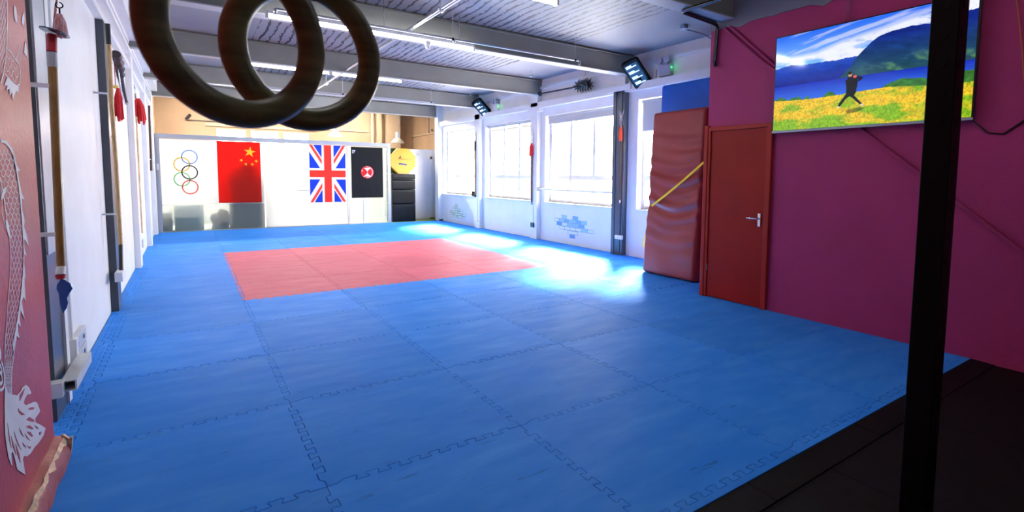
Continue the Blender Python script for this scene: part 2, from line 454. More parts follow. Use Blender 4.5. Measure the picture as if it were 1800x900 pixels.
# plaster over the magenta wall, with a ragged lower edge
mb = MB(); zs = []
n = 60
for i in range(n+1):
    y = 1.5 - 7.5*i/n
    zs.append((y, 3.0 + .02*mnoise.noise(Vector((y*6, 0, 0))) - (.03 if i % 7 == 3 else 0)))
for i in range(n):
    (ya, za), (yb, zb) = zs[i], zs[i+1]
    mb.add([(4.44, ya, za), (4.44, yb, zb), (4.44, yb, ZC), (4.44, ya, ZC), (6.1, ya, za), (6.1, yb, zb), (6.1, yb, ZC), (6.1, ya, ZC)],
           [(0, 1, 2, 3), (4, 7, 6, 5), (0, 4, 5, 1), (3, 2, 6, 7)] + ([(0, 3, 7, 4)] if i == 0 else []))
structure(mb, 'trim_1', PLASTER, 'grey lilac plaster band above the magenta wall')
# back room
structure(MB().box(-1.12, 4.4, 14.97, 15.0, 0, 1.96), 'trim_30', WHITE, 'white panel added low on the far wall to reflect light')  # added white reflector, brightens what shows behind the frosted glass
structure(MB().box(-1.12, -1.10, 12.3, 14.97, 0, 1.96), 'trim_31', WHITE, 'white panel added low on the far left wall to reflect light')  # second added reflector, bounces light onto the back of the glass
structure(MB().box(-1.45, -1.12, 12.2, 15.2, -.12, ZC), 'wall_far_left', BEIGE, 'beige side wall of the room behind the partition')
structure(wall_holes('x', 5.98, 6.1, 12.2, 15.2, -.12, ZC, []), 'wall_far_right', BEIGE, 'beige side wall of the far room on the window side')
structure(wall_holes('y', 15.0, 15.2, -1.45, 6.1, -.12, ZC, [(a, b, 2.0, 2.62) for a, b in BACKWIN]), 'wall_far', BEIGE, 'beige far wall with a row of small windows')
# low white wall with the white door, right of the partition
structure(MB().box(-1.12, 5.98, 12.26, 15.0, -.02, -.004) , 'floor_far', mat('pale_vinyl_floor', (.55, .55, .50), .4), 'pale vinyl floor of the far room')
structure(MB().box(4.28, 5.98, 12.85, 12.95, -.02, 2.14), 'wall_low', WHITE, 'low white wall panel right of the glass partition')
structure(MB().box(5.80, 6.1, 12.2, 12.62, -.02, ZC), 'trim_2', WHITE, 'white corner pier between window wall and far room')
mb = MB().box(5.10, 5.72, 12.83, 12.85, .02, 1.86)
d2 = structure(mb, 'door_2', WHITE_GLOSS, 'flush white door in the low far wall')
mb = MB().box(5.04, 5.10, 12.815, 12.85, .0, 1.92).box(5.72, 5.78, 12.815, 12.85, .0, 1.92).box(5.04, 5.78, 12.815, 12.85, 1.86, 1.92)
structure(mb, 'trim_3', WHITE_GLOSS, 'white frame round the far white door')
tag(MB().lathe([(.0, 0), (.05, 0), (.06, .02), (.04, .035), (0, .035)], (5.35, 12.85, 2.02), (0, -1, 0), 16).build('alarm_bell', PLASTIC, smooth=True), 'small round white sounder above the far white door', 'alarm')
structure(MB().box(4.28, 5.98, 12.19, 12.85, -.003, .002), 'trim_4', GREENFLOOR, 'green flooring before the far white door')
structure(MB().box(5.70, 5.80, 12.05, 12.85, -.003, .05), 'trim_5', GREENFLOOR, 'green flooring upstand at the far corner')

# beams
for k, y in enumerate((1.22, 4.1, 6.85, 9.55, 12.2)):
    bw = .07 if k == 2 else .16
    b = structure(MB().box(-1.12, 5.8 if k else 4.44, y, y+bw, 3.085, ZC), 'ceiling_beam', BEAM, ['grey ceiling beam nearest the camera, over the door corner', 'second grey ceiling beam from the camera', 'third grey ceiling beam from the camera', 'fourth grey ceiling beam from the camera', 'farthest grey ceiling beam, above the partition'][k])
    MB().box(-1.12, 5.8 if k else 4.44, y-.02, y+bw+.01, 3.07, 3.085).build('flange', BEAM_LOW, b)
    MB().box(-1.12, 5.8 if k else 4.44, y-.035, y, 3.36, 3.375).build('lip', BEAM, b)

# columns
def column(x0, x1, y0, y1, z1, m, label, base=None):
    return structure(MB().box(x0, x1, y0, y1, -.02, z1), 'column', m, label, bev=.004)
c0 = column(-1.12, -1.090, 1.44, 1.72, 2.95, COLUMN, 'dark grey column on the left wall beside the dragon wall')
MB().box(-1.090, -1.083, 1.452, 1.72, .92, 2.95).build('painted_reflection', PALEGREY, c0)  # pale sheet paints the bright reflection on the column's upper face
MB().box(-1.12, -1.078, 1.72, 1.80, -.02, 3.0).build('edge_board', WHITE, c0)
column(-1.12, -1.06, 4.16, 4.42, 2.80, COLUMN, 'dark grey column midway along the left wall')
column(-1.12, -1.05, 6.95, 7.25, 3.4, WHITE, 'first white pier on the left wall')
column(-1.12, -1.05, 9.6, 9.9, 3.4, WHITE, 'second white pier on the left wall')
column(-1.12, -1.05, 11.75, 12.1, 3.4, WHITE, 'white pier on the left wall beside the partition')
cw = column(5.70, 5.80, 4.20, 4.47, 2.84, COLUMN, 'dark grey column between the windows')
MB().box(5.69, 5.70, 4.25, 4.28, -.02, 2.84).box(5.69, 5.70, 4.40, 4.47, -.02, 2.84).build('rib', COLUMN, cw)
column(5.72, 5.80, 4.22, 4.50, 3.4, WHITE, 'white upper part of the column between the windows').location.z = 0
column(5.70, 5.80, 6.86, 7.12, 3.4, WHITE, 'white pier between the second and third windows')
column(5.70, 5.80, 9.50, 9.78, 3.4, WHITE, 'white pier between the third and farthest windows')
column(5.66, 5.80, 12.05, 12.3, 3.4, WHITE, 'white pier at the far end of the window wall')
# ledges on the window wall
structure(MB().box(5.70, 5.80, 1.5, 12.1, 2.80, 2.92), 'trim_6', WHITE, 'white ledge above the windows')
structure(MB().box(5.76, 5.80, 1.5, 12.1, 3.20, 3.25), 'trim_7', WHITE, 'thin white rail high on the window wall')
structure(MB().box(5.68, 5.80, 4.05, 4.70, 2.83, 2.93), 'trim_8', WHITE, 'white bracket block over the dark column')
structure(MB().box(5.68, 5.80, 6.75, 7.22, 2.72, 2.84), 'trim_9', WHITE, 'white bracket block over the white pier')
# trunking on the left wall
for i, (z0, z1, x) in enumerate(((2.80, 2.86, -1.06), (3.0, 3.05, -1.04), (3.12, 3.16, -1.05))):
    structure(MB().box(-1.12, x, 1.1, 12.1, z0, z1), 'trim_%d' % (10+i), WHITE, ['lower', 'middle', 'upper'][i]+' white trunking along the left wall')
structure(MB().box(-1.12, -.95, 1.1, 12.1, 3.16, 3.4), 'trim_13', WHITE, 'white bulkhead at the top of the left wall')

# windows
wn = 0
for (y0, y1, z0, z1) in WIN:
    wn += 1
    x0, x1 = 5.93, 5.99
    mb = MB(); fr = .055
    mb.box(x0, x1, y0, y1, z0, z0+fr).box(x0, x1, y0, y1, z1-fr, z1).box(x0, x1, y0, y0+fr, z0+fr, z1-fr).box(x0, x1, y1-fr, y1, z0+fr, z1-fr)
    W = (y1-y0)
    zt = 1.34
    ms = [y0+W/3, y0+2*W/3]
    for m_ in ms: mb.box(x0, x1, m_-.035, m_+.035, z0+fr, z1-fr)
    cols = [y0+fr, ms[0]-.035, ms[0]+.035, ms[1]-.035, ms[1]+.035, y1-fr]
    for k in range(3):
        mb.box(x0, x1, cols[2*k], cols[2*k+1], zt-.045, zt+.045)
    wo = structure(mb, 'window_%d' % wn, WHITE_GLOSS, ['farthest window of the window wall', 'second farthest window of the window wall', 'wide window with the grey blind and the bar', 'window half hidden by the red crash mat'][wn-1], bev=.004)
    g = MB(); gk = MB()
    for k in range(3):
        a, b = cols[2*k], cols[2*k+1]
        for (c, d) in ((z0+fr, zt-.045), (zt+.045, z1-fr)):
            g.box(5.955, 5.960, a, b, c, d)
            gk.box(5.926, 5.930, a+.0, a+.012, c, d).box(5.926, 5.930, b-.012, b, c, d)
    g.build('glass', GLASS, wo); gk.build('gasket', PALEGREY, wo)
    structure(MB().box(5.76, 5.93, y0-.02, y1+.02, z0-.03, z0), 'trim_%d' % (13+wn), WHITE_GLOSS, 'white sill of window %d' % wn)

# frosted figure stickers in the upper panes
def sticker(U, V):
    c = np.full(U.shape+(3,), .90/SKY_STRENGTH); c[..., 0] *= 1.02 
    f = fbm(U*6, V*9, 3)
    c *= (.96+.12*f)[..., None]
    d = lambda cx, cy, rx, ry: ((U-cx)/rx)**2+((V-cy)/ry)**2 < 1
    dark = d(.5, .80, .20, .09) | d(.5, .55, .30, .13) | ((abs(U-.5) < .1) & (V > .2) & (V < .5)) | ((abs(U-.5) < .22) & (V > .04) & (V < .2))
    hole = d(.5, .80, .10, .04) | d(.38, .55, .07, .05) | d(.62, .55, .07, .05)
    c[dark & ~hole] *= .90
    return c
STICK = cloth_material('pane_film', .999)
for wi, (y0, y1, z0, z1) in enumerate(WIN[:3]):
    W = y1-y0
    for k in range(3):
        a = y0+W*k/3+.075; b = y0+W*(k+1)/3-.075
        if wi == 2 and k == 0: continue
        pic = picture('window_sticker', (5.950, b, 1.78), (0, a-b, 0), (0, 0, .74), 40, 60, sticker, STICK)
        tag(pic, 'faint grey figure film on the %s upper pane of the %s' % (['right', 'middle', 'left'][k], ['farthest window', 'second farthest window', 'window with the bar'][wi]), 'window film', 'films on the window panes')

# blinds
def blind(y0, y1, z0, z1, label):
    r = empty('roller_blind', (5.85, (y0+y1)/2, z1), label, 'blind', 'roller blinds')
    MB().tube([(5.86, y0, z1-.03), (5.86, y1, z1-.03)], .025, 12).build('roller', BLIND, r, smooth=True)
    MB().box(5.845, 5.848, y0+.02, y1-.02, z0, z1-.03).build('fabric', BLIND, r)
    MB().box(5.84, 5.853, y0+.02, y1-.02, z0-.015, z0+.01).build('bottom_bar', PALEGREY, r)
blind(4.56, 6.66, 2.47, 2.63, 'grey roller blind nearly rolled up over the wide window')
blind(7.26, 9.34, 2.56, 2.62, 'thin rolled grey blind over the second farthest window')
blind(2.98, 3.93, 2.14, 2.65, 'grey blind half down behind the crash mats')

# ------------------------------------------------------------------ jigsaw mats
def tooth_line(a, b, jig=True, flip=1):
    """polyline from a to b (2D) with interlocking rounded teeth; excludes b"""
    a, b = Vector(a), Vector(b); L = (b-a).length; d = (b-a)/L; nrm = Vector((-d.y, d.x))
    if not jig or L < .3: return [a]
    P = .1; amp = .019; s = .009; n = int(round((L-.1)/P)); P = (L-.1)/n
    pts = [(0, 0)]
    for k in range(n):
        t0 = .05+k*P
        pts += [(t0+s*0, 0)] if k == 0 else []
        pts += [(t0+P*.25-s, amp), (t0+P*.75+s, amp), (t0+P*.75-s, -amp), (t0+P*1.25+s, -amp)] if k < n-1 else [(t0+P*.25-s, amp), (t0+P*.75+s, amp), (t0+P*.75, 0)]
    # chamfer the corners
    out = [pts[0]]
    for i in range(1, len(pts)-1):
        p, q, r_ = Vector(pts[i-1]), Vector(pts[i]), Vector(pts[i+1])
        l1, l2 = (p-q).length, (r_-q).length
        c = min(.0075, l1*.4, l2*.4)
        out += [tuple(q+(p-q)*(c/l1)), tuple(q+(r_-q)*(c/l2))]
    out.append(pts[-1])
    return [a+d*t+nrm*h*flip for t, h in out]
def side(a, b, jig):
    """canonical direction so both neighbours share one curve"""
    a2, b2 = tuple(a), tuple(b)
    if a2 <= b2: return tooth_line(a2, b2, jig)
    pts = tooth_line(b2, a2, jig)
    return [Vector(a2)] + pts[::-1][:-1] if len(pts) > 1 else [Vector(a2)]
def inset(P, g):
    n = len(P); out = []
    for i in range(n):
        p, q, r_ = P[i-1], P[i], P[(i+1) % n]
        d1 = (q-p); d2 = (r_-q)
        d1 = d1.normalized() if d1.length > 1e-7 else Vector((1, 0)); d2 = d2.normalized() if d2.length > 1e-7 else d1
        n1 = Vector((-d1.y, d1.x)); n2 = Vector((-d2.y, d2.x))
        m_ = n1+n2
        m_ = m_.normalized() if m_.length > 1e-4 else n1
        k = g/max(.35, m_.dot(n1)); out.append(q+m_*k)
    return out
def foam_tile(name, x0, x1, y0, y1, sides, m, top=0., jit=.0015, label=None, cat=None, group=None, thick=.02):
    """sides = (bottom, right, top, left) booleans for teeth; polygon runs counter-clockwise"""
    cs = [(x0, y0), (x1, y0), (x1, y1), (x0, y1)]
    P = []
    for k in range(4):
        P += side(cs[k], cs[(k+1) % 4], sides[k])
    cx, cy = (x0+x1)/2, (y0+y1)/2
    g = .0010+random.random()*.0004
    P = [Vector((p[0]-cx, p[1]-cy)) for p in P]
    P1 = inset(P, g); P2 = inset(P, g+.0011)
    n = len(P)
    dz = random.uniform(-.0006, .0006)
    vs = [(p.x, p.y, dz) for p in P2] + [(p.x, p.y, dz-.0016) for p in P1] + [(p.x, p.y, -thick) for p in P1]
    fs = [tuple(range(n))]
    for i in range(n):
        j = (i+1) % n
        fs += [(i, i+n, j+n, j), (i+n, i+2*n, j+2*n, j+n)]
    fs.append(tuple(2*n+i for i in range(n))[::-1])
    o = MB().add(vs, fs).build(name, m)
    o.location = (cx+random.uniform(-jit, jit), cy+random.uniform(-jit, jit), top)
    return tag(o, label, cat, group)

ORD = ['first', 'second', 'third', 'fourth', 'fifth', 'sixth', 'seventh', 'eighth', 'ninth', 'tenth', 'eleventh', 'twelfth', 'thirteenth', 'fourteenth']
for j in range(-1, 12):
    for i in range(-1, 6):
        x0, x1, y0, y1 = float(i), float(i+1), float(j), float(j+1)
        sd = [True]*4
        if j == -1: y0 = -.955
        if j == 11: y1 = 12.17; sd[2] = False
        if i == 5:
            if j < 2: continue
            x1 = 5.79; sd[1] = False
        if i == 4 and j < 1: x1 = 4.445; sd[1] = False
        if i == 4 and j == 1: x1 = 4.445; sd[1] = False
        red = 0 <= i <= 3 and 4 <= j <= 7
        if i == -1:
            x0 = -1.0
            if j == -1: sd[3] = True
        m_ = FOAM_RED if red else FOAM_BLUE
        lab = '%s jigsaw mat, row %s from the black floor, column %s from the left wall' % ('red' if red else 'blue', ORD[j+1], ORD[i+1])
        foam_tile('jigsaw_mat', x0, x1, y0, y1, sd, m_, 0, .0007, lab, 'floor mat', 'red jigsaw mats in the middle of the floor' if red else 'blue jigsaw mats covering the floor')
foam_tile('jigsaw_mat', 4.45, 5.79, 1.51, 2.0, [False, False, False, False], FOAM_BLUE, 0, 0, 'blue mat offcut behind the magenta corner under the crash mats', 'floor mat')
for j in range(1, 12):
    y1 = j+1. if j < 11 else 12.17
    foam_tile('border_strip', -1.058, -1.0, float(j), y1, [False, True, False, True], FOAM_BLUE, 0, .0004,
              'narrow toothed blue border strip by the left wall, beside mat row %s' % ORD[j+1], 'mat edging', 'blue edging along the left wall')
    foam_tile('border_strip', -1.116, -1.058, float(j), y1, [False, True, False, False], FOAM_BLUE, 0, .0004,
              'outermost blue border strip touching the left wall, beside mat row %s' % ORD[j+1], 'mat edging', 'blue edging along the left wall')
for i in range(-1, 5):
    foam_tile('border_strip', float(i), min(i+1., 4.445), -1.012, -.955, [False, False, True, False], FOAM_BLUE, 0, .0004,
              'narrow blue border strip next to the black floor, under column %s of mats' % ORD[i+1], 'mat edging', 'blue edging beside the black floor')
# black rubber
for i in range(-1, 5):
    x1 = min(i+1.57, 4.445); x0 = i+.57 if i > -1 else -1.0
    tag(MB().add([(x0+.002, -1.014, -.02), (x1-.002, -1.014, -.02), (x1-.002, -1.014, -.002), (x0+.002, -1.014, -.002),
                  (x0+.002, -1.155, -.02), (x1-.002, -1.155, -.02), (x1-.002, -1.155, -.008), (x0+.002, -1.155, -.008)],
                 [(0, 1, 2, 3), (4, 7, 6, 5), (3, 2, 6, 7), (0, 4, 5, 1), (0, 3, 7, 4), (1, 5, 6, 2)]).build('rubber_edge_strip', BLACKRUB),
        'black rubber edge strip before the blue mats, number %s from the left' % ORD[i+1], 'rubber strip', 'black rubber edge strips')
for j in range(5):
    for i in range(-1, 5):
        x0 = float(i)+.02 if i > -1 else -1.0; x1 = min(i+1.02, 4.445)
        y1 = -1.158-j*.97; y0 = max(y1-.97, -6)
        if y1 > -6 and j < 4:
            tag(MB().box(x0+.0015, x1-.0015, y0+.0015, y1-.0015, -.02, -.012).build('rubber_tile', BLACKRUB),
                'black rubber floor tile, row %s back from the blue mats, column %s from the left' % (ORD[j], ORD[i+1]), 'rubber tile', 'black rubber gym tiles')

# ------------------------------------------------------------------ red door
fr = MB().box(4.41, 4.455, 1.43, 1.505, 0, 1.93).box(4.41, 4.455, .690, .745, 0, 1.93).box(4.41, 4.455, .745, 1.43, 1.885, 1.93)
fr.box(4.40, 4.455, 1.462, 1.51, 0, 1.95)
d1 = MB().box(4.425, 4.452, .750, 1.425, .008, 1.882).build('door_1', DOORRED, bev=.003)
tag(d1, 'red flush door in the magenta wall', None, None, 'structure')
fr.build('frame', DOORFRAME, d1, bev=.004)
hd = MB().box(4.413, 4.425, .778, .812, .86, 1.0).build('handle', CHROME, d1, bev=.004)
MB().tube([(4.413, .797, .945), (4.375, .797, .945), (4.372, .80, .945), (4.372, .915, .947)], .009, 10).build('lever', CHROME, hd, smooth=True)
for z in (.30, 1.0, 1.65):
    MB().tube([(4.418, 1.428, z), (4.418, 1.428, z+.08)], .007, 8).build('hinge', STEEL if z < .5 else DOORFRAME, d1, smooth=True)

# ------------------------------------------------------------------ crash mats
def crash(name, label, ya, yb, xb, xt, z0, z1, thick, m, wr, group='tall crash mats'):
    """slab leaning back: front face runs from x=xb at the bottom to x=xt at the top"""
    ny, nz = 60, 130
    vs = []; fs = []
    for s_ in (0, 1):
        for k in range(nz+1):
            for i in range(ny+1):
                u, v = i/ny, k/nz
                e = min(u, 1-u)*(yb-ya); e2 = min(v, 1-v)*(z1-z0)
                rnd = -.035*max(0, 1-e/.04)**2 - .03*max(0, 1-e2/.03)**2
                wob = 0
                if wr and s_ == 0:
                    c = math.exp(-((v-.52)/.26)**2)
                    q = v*(z1-z0) + .10*sin(u*3.0+.3) + .04*mnoise.noise(Vector((u*3, v*3, 1)))
                    wob = c*wr*(sin(q*2*pi/.17)*.6+.6*sin(q*2*pi/.27+u*2)) * (1-.3*u) + wr*.7*mnoise.noise(Vector((u*2.5, v*5, 4)))
                edge_in = .02*math.exp(-((v-.5)/.1)**2) if wr else 0
                y = ya+(yb-ya)*u
                if u > .5: y -= edge_in*(u-.5)*2
                x = xb+(xt-xb)*v + (thick if s_ else 0)
                x += (rnd if s_ else -rnd) + (-wob if s_ == 0 else 0)
                vs.append((x, y, z0+(z1-z0)*v))
    N = (ny+1)*(nz+1); R = ny+1
    for s_ in (0, 1):
        for k in range(nz):
            for i in range(ny):
                a = s_*N+k*R+i; q = (a, a+1, a+R+1, a+R); fs.append(q if s_ else q[::-1])
    for k in range(nz):
        for i in (0, ny):
            a = k*R+i; fs.append((a, a+R, a+R+N, a+N))
    for i in range(ny):
        for k in (0, nz):
            a = k*R+i; fs.append((a, a+1, a+1+N, a+N))
    return MB().add(vs, fs).build(name, m, smooth=True)
cm = empty('crash_mat', (4.95, 2.43, 0), 'tall red vinyl crash mat leaning in the corner, creased and strapped', 'crash mat')
cb = crash('cover', '', 1.98, 2.90, 4.87, 5.02, .012, 2.27, .20, VINYLRED, .022); cb.parent = cm; cb.matrix_parent_inverse = Matrix.Translation(-cm.location)
# stitched seam
cm2 = empty('crash_mat', (5.35, 2.6, 0), 'taller plain blue vinyl crash mat standing behind the red one', 'crash mat')
cb2 = crash('cover', '', 2.05, 3.02, 5.26, 5.30, .012, 2.70, .14, VINYLBLUE, .003); cb2.parent = cm2; cb2.matrix_parent_inverse = Matrix.Translation(-cm2.location)
def ribbon(pts, wdt, nrm, th=.003):
    mb = MB(); nrm = Vector(nrm).normalized(); pts = [Vector(p) for p in pts]; vs = []; fs = []
    for i, p in enumerate(pts):
        d = (pts[min(i+1, len(pts)-1)]-pts[max(i-1, 0)]).normalized(); a = d.cross(nrm).normalized()*wdt/2
        vs += [p+a, p-a, p-a+nrm*th, p+a+nrm*th]
    for i in range(len(pts)-1):
        for k in range(4): fs.append((i*4+k, i*4+(k+1) % 4, (i+1)*4+(k+1) % 4, (i+1)*4+k))
    fs += [(3, 2, 1, 0), tuple(4*(len(pts)-1)+k for k in range(4))]
    return mb.add(vs, fs)
a_ = at(1239, 285, 'x', 4.93); b_ = at(1147, 362, 'x', 4.905); c_ = at(1131, 420, 'x', 4.86+.02); 
ps = []
for k in range(15):
    t_ = k/14; p = a_.lerp(b_, t_); ps.append((p.x-.018, p.y, p.z - .05*sin(t_*pi)*.3))
strap = ribbon(ps, .03, (-1, 0, .05)).build('strap', STRAPY)
tag(strap, 'yellow webbing strap tied diagonally across the red crash mat', 'strap')
q = [at(a, b, 'x', 4.965) for a, b in ((1147, 362), (1142, 382), (1138, 405), (1132, 420), (1129, 431), (1132, 434), (1135, 424))]
tail = ribbon(q, .03, (-1, .3, 0)).build('loose_end', STRAPY, strap)

# ------------------------------------------------------------------ TV
def tv_pic(U, V):
    c = np.zeros(U.shape+(3,))
    sky_t = np.array(lin(18, 95, 235)); sky_b = np.array(lin(120, 185, 250))
    f = np.clip((V-.66)/.36, 0, 1)[..., None]; c[:] = sky_b*(1-f)+sky_t*f
    line = np.interp(U, [0, .257, .388, .589, .834, 1], [.76, .77, .83, .88, .95, 1.02])
    n_ = fbm(U*9, V*14+U*3, 5, 5)
    cl = np.clip((line-V+.03)/.06, 0, 1)*np.clip((n_-.36)*5+np.clip((V-line+.1)*6, 0, .8), 0, 1)
    wisp = np.clip((fbm(U*5-V*4, V*22-U*6, 9, 4)-.5)*3, 0, .5)*(V > .7)
    cl = np.maximum(cl, wisp)
    cw_ = np.array(lin(235, 238, 250))[None, None]*(.75+.35*n_)[..., None]
    c = c*(1-cl[..., None])+cw_*cl[..., None]
    def ridge(pts, a, seed): 
        return np.interp(U, [p[0] for p in pts], [p[1] for p in pts]) + a*(fbm(U*26, U*0, seed, 4)-.5)
    # far left ridge
    r1 = ridge([(0, .665), (.094, .69), (.16, .67), (.213, .664), (.35, .656), (.468, .665), (.6, .6), (1, .5)], .03, 2)
    m1 = V < r1
    g = fbm(U*18+V*10, V*22, 11, 5)
    f = np.clip((V-.47)/.2, 0, 1)[..., None]
    col1 = np.array(lin(10, 28, 135))*(1-f)+np.array(lin(35, 75, 185))*f
    c[m1] = (col1*(.6+.8*g)[..., None])[m1]
    r2 = ridge([(0, .3), (.40, .49), (.45, .58), (.468, .640), (.515, .72), (.55, .78), (.59, .82), (.649, .842), (.743, .845), (.844, .838), (.92, .86), (1, .885)], .02, 4)
    m2 = V < r2
    f = np.clip((V-.48)/.35, 0, 1)[..., None]
    col2 = np.array(lin(34, 80, 95))*(1-f)+np.array(lin(14, 38, 135))*f
    green = np.clip((g-.5)*5, 0, 1)*np.clip((.66-V)/.2, 0, 1)*np.clip((U-.45)*4, 0, 1)
    col2 = col2*(1-green[..., None])+np.array(lin(90, 140, 80))*green[..., None]
    c[m2] = (col2*(.5+.9*g)[..., None])[m2]
    # lake
    m3 = V < .472+.004*(fbm(U*30, U*0, 8)-.5)
    f = np.clip((V-.3)/.17, 0, 1)[..., None]
    lk = np.array(lin(45, 105, 225))*(1-f)+np.array(lin(20, 45, 180))*f
    c[m3] = (lk*(.85+.3*fbm(U*8, V*70, 13, 3))[..., None])[m3]
    # bushes and grass
    gt = np.interp(U, [0, .12, .22, .39, .52, .64, .84, 1], [.325, .31, .305, .312, .325, .33, .30, .29])
    bush = gt + .075*np.clip(np.sin((U-.60)*pi/.28), 0, 1)*((U > .60) & (U < .88)) + .05*((U > .30) & (U < .38))*np.clip(np.sin((U-.30)*pi/.08), 0, 1) + .035*((U < .22))*np.abs(np.sin(U*34)) + .10*((U > .93))
    bn = fbm(U*50, V*50, 21, 4)
    mb_ = V < bush+.03*(bn-.5)
    c[mb_] = (np.array(lin(50, 110, 45))*(.35+1.5*bn)[..., None])[mb_]
    m4 = V < gt+.012*(fbm(U*60, V*60, 22)-.5)
    gn = fbm(U*130, V*70, 23, 4); g2 = fbm(U*9, V*14, 25, 3)
    f = np.clip((g2-.45)*4+(.20-V)*5, 0, 1)[..., None]
    gr = np.array(lin(232, 190, 40))*(1-f)+np.array(lin(130, 180, 30))*f
    gr = gr*(.35+1.25*gn)[..., None]
    c[m4] = gr[m4]
    # person in dark clothes, wide stance, arms raised
    P = lambda L: inpoly(U, V, L)
    dk = P([(.430, .45), (.438, .475), (.452, .478), (.470, .472), (.484, .458), (.488, .40), (.480, .31), (.472, .29), (.500, .235), (.519, .20), (.508, .192), (.488, .225), (.460, .272), (.449, .285), (.430, .265), (.405, .205), (.394, .188), (.386, .196), (.397, .235), (.412, .27), (.430, .315), (.428, .38), (.421, .44)])
    dk |= P([(.480, .47), (.506, .462), (.515, .445), (.500, .425), (.482, .415), (.482, .43), (.492, .44), (.482, .452)])
    c[dk] = lin(14, 14, 24)
    sh = P([(.43, .15), (.50, .17), (.53, .16), (.50, .13), (.44, .12)]); c[sh] *= .35
    hd_ = ((U-.446)/.010)**2+((V-.495)/.022)**2 < 1; c[hd_] = lin(200, 150, 120)
    hr = (((U-.444)/.011)**2+((V-.510)/.016)**2 < 1); c[hr] = lin(40, 28, 22)
    hn = ((U-.472)/.009)**2+((V-.470)/.014)**2 < 1; c[hn] = lin(225, 90, 80)
    ft = (((U-.390)/.008)**2+((V-.190)/.010)**2 < 1) | (((U-.515)/.009)**2+((V-.192)/.010)**2 < 1); c[ft] = lin(210, 200, 190)
    return np.clip(c, 0, 1)
tv = empty('television', (4.40, -.135, 1.83), 'large wall television showing a martial artist by a mountain lake', 'television')
TX = 4.37; TY0, TY1, TZ0, TZ1 = .655, -.925, 1.835, 2.735
MB().box(TX+.002, TX+.045, TY1-.012, TY0+.012, TZ0-.022, TZ1+.012).build('bezel', BLACK, tv, bev=.004)
MB().box(TX+.045, 4.45, -.55, .30, 2.02, 2.5).build('wall_mount', BLACKMETAL, tv)
MB().box(TX+.0, TX+.006, TY1-.012, TY0+.012, TZ0-.022, TZ0-.002).build('lower_edge', ALU, tv)
picture('screen', (TX, TY0, TZ0), (0, TY1-TY0, 0), (0, 0, TZ1-TZ0), 480, 280, tv_pic, SCREEN, tv)
pc = at(1705, 205, 'x', 4.44); pd = at(1755, 236, 'x', 4.44); pe = at(1800, 212, 'x', 4.44)
tag(MB().tube([(4.44, TY1+.03, 1.86), (4.43, pc.y-.02, pc.z-.03), (4.44, pd.y+.06, pd.z+.012), (4.44, pd.y-.03, pd.z), (4.44, pe.y, pe.z), (4.44, pe.y-.2, pe.z+.2)], .006, 8).build('power_cable', BLACK, smooth=True), 'black cable sagging from the television along the magenta wall', 'cable')
oc = [at(a, b, 'x', 4.44) for a, b in ((1786, -6), (1791, 30), (1796, 80), (1799, 130), (1806, 170))]
tag(MB().tube(oc, .004, 6).build('thin_cable', mat('orange_cable', (.5, .12, .02), .5), smooth=True), 'thin orange cable hanging at the right edge of the magenta wall', 'cable')
hh = tag(MB().tube([(4.42, .05, 2.735), (4.43, .03, 2.84), (4.43, -.04, 2.745)], .004, 6).tube([(4.43, .03, 2.84), (4.43, .03, 3.36)], .003, 6).tube([(4.43, .012, 2.85), (4.43, .012, 3.36)], .003, 6).build('hanging_wire', STEEL, smooth=True), 'thin looped wire hanging above the television', 'wire')
# diagonal conduits
for k, (dy, nm) in enumerate(((0, 'upper'), (.075, 'lower'))):
    y0_, z0_, y1_, z1_ = 1.30-dy*1.2, 3.02, -1.75-dy*.2, .43
    p0 = Vector((4.435, 1.246-(.0 if k else -.07), 3.0)); 
    p1 = p0+Vector((0, -(.47), -.44))
    if k == 0: pts = [p0, p1, (4.435, -.136, 1.80), (4.435, -.845, 1.208), (4.435, -1.9, .31)]
    else: pts = [p0, p1, (4.435, .5, 2.29)]
    tag(MB().tube(pts, .012, 8).build('conduit', MAGENTA, smooth=True), 'magenta painted %s conduit running diagonally behind the television' % nm, 'conduit', 'conduits on the magenta wall')

# bent pipes at the magenta corner
def bend(pts, r=.05, n=5):
    pts = [Vector(p) for p in pts]; out = [pts[0]]
    for i in range(1, len(pts)-1):
        a, b, c = pts[i-1], pts[i], pts[i+1]; u = (a-b).normalized(); v = (c-b).normalized()
        rr = min(r, (a-b).length*.45, (c-b).length*.45)
        p0, p2 = b+u*rr, b+v*rr
        for k in range(n+1):
            t_ = k/n; out.append(p0*(1-t_)**2+b*2*t_*(1-t_)+p2*t_**2)
    return out+[pts[-1]]
tag(MB().tube(bend([(3.76, -.3, 3.05), (3.74, 1.33, 3.05), (4.42, 1.40, 3.05), (4.42, 1.42, 2.62), (4.36, 1.36, 2.60)], .06), .020, 12).build('bent_pipe', mat('dark_steel_pipe', (.06, .06, .07), .22, metal=.9), smooth=True), 'dark shiny pipe bending down the magenta corner', 'pipe')
tag(MB().lathe([(0, 0), (.05, 0), (.055, .05), (.03, .06), (0, .06)], (5.10, 2.45, 3.4), (0, 0, -1), 16).tube(bend([(5.10, 2.45, 3.35), (5.55, 2.46, 3.35), (5.72, 2.30, 3.2)], .1), .012, 8).build('ceiling_detector', GREYPLASTIC, smooth=True), 'grey round ceiling detector with a bent conduit arm', 'detector')
tag(MB().box(5.76, 5.80, 2.32, 2.42, 3.02, 3.16).build('junction_box', PLASTIC, bev=.006), 'small white junction box near the magenta corner', 'junction box')

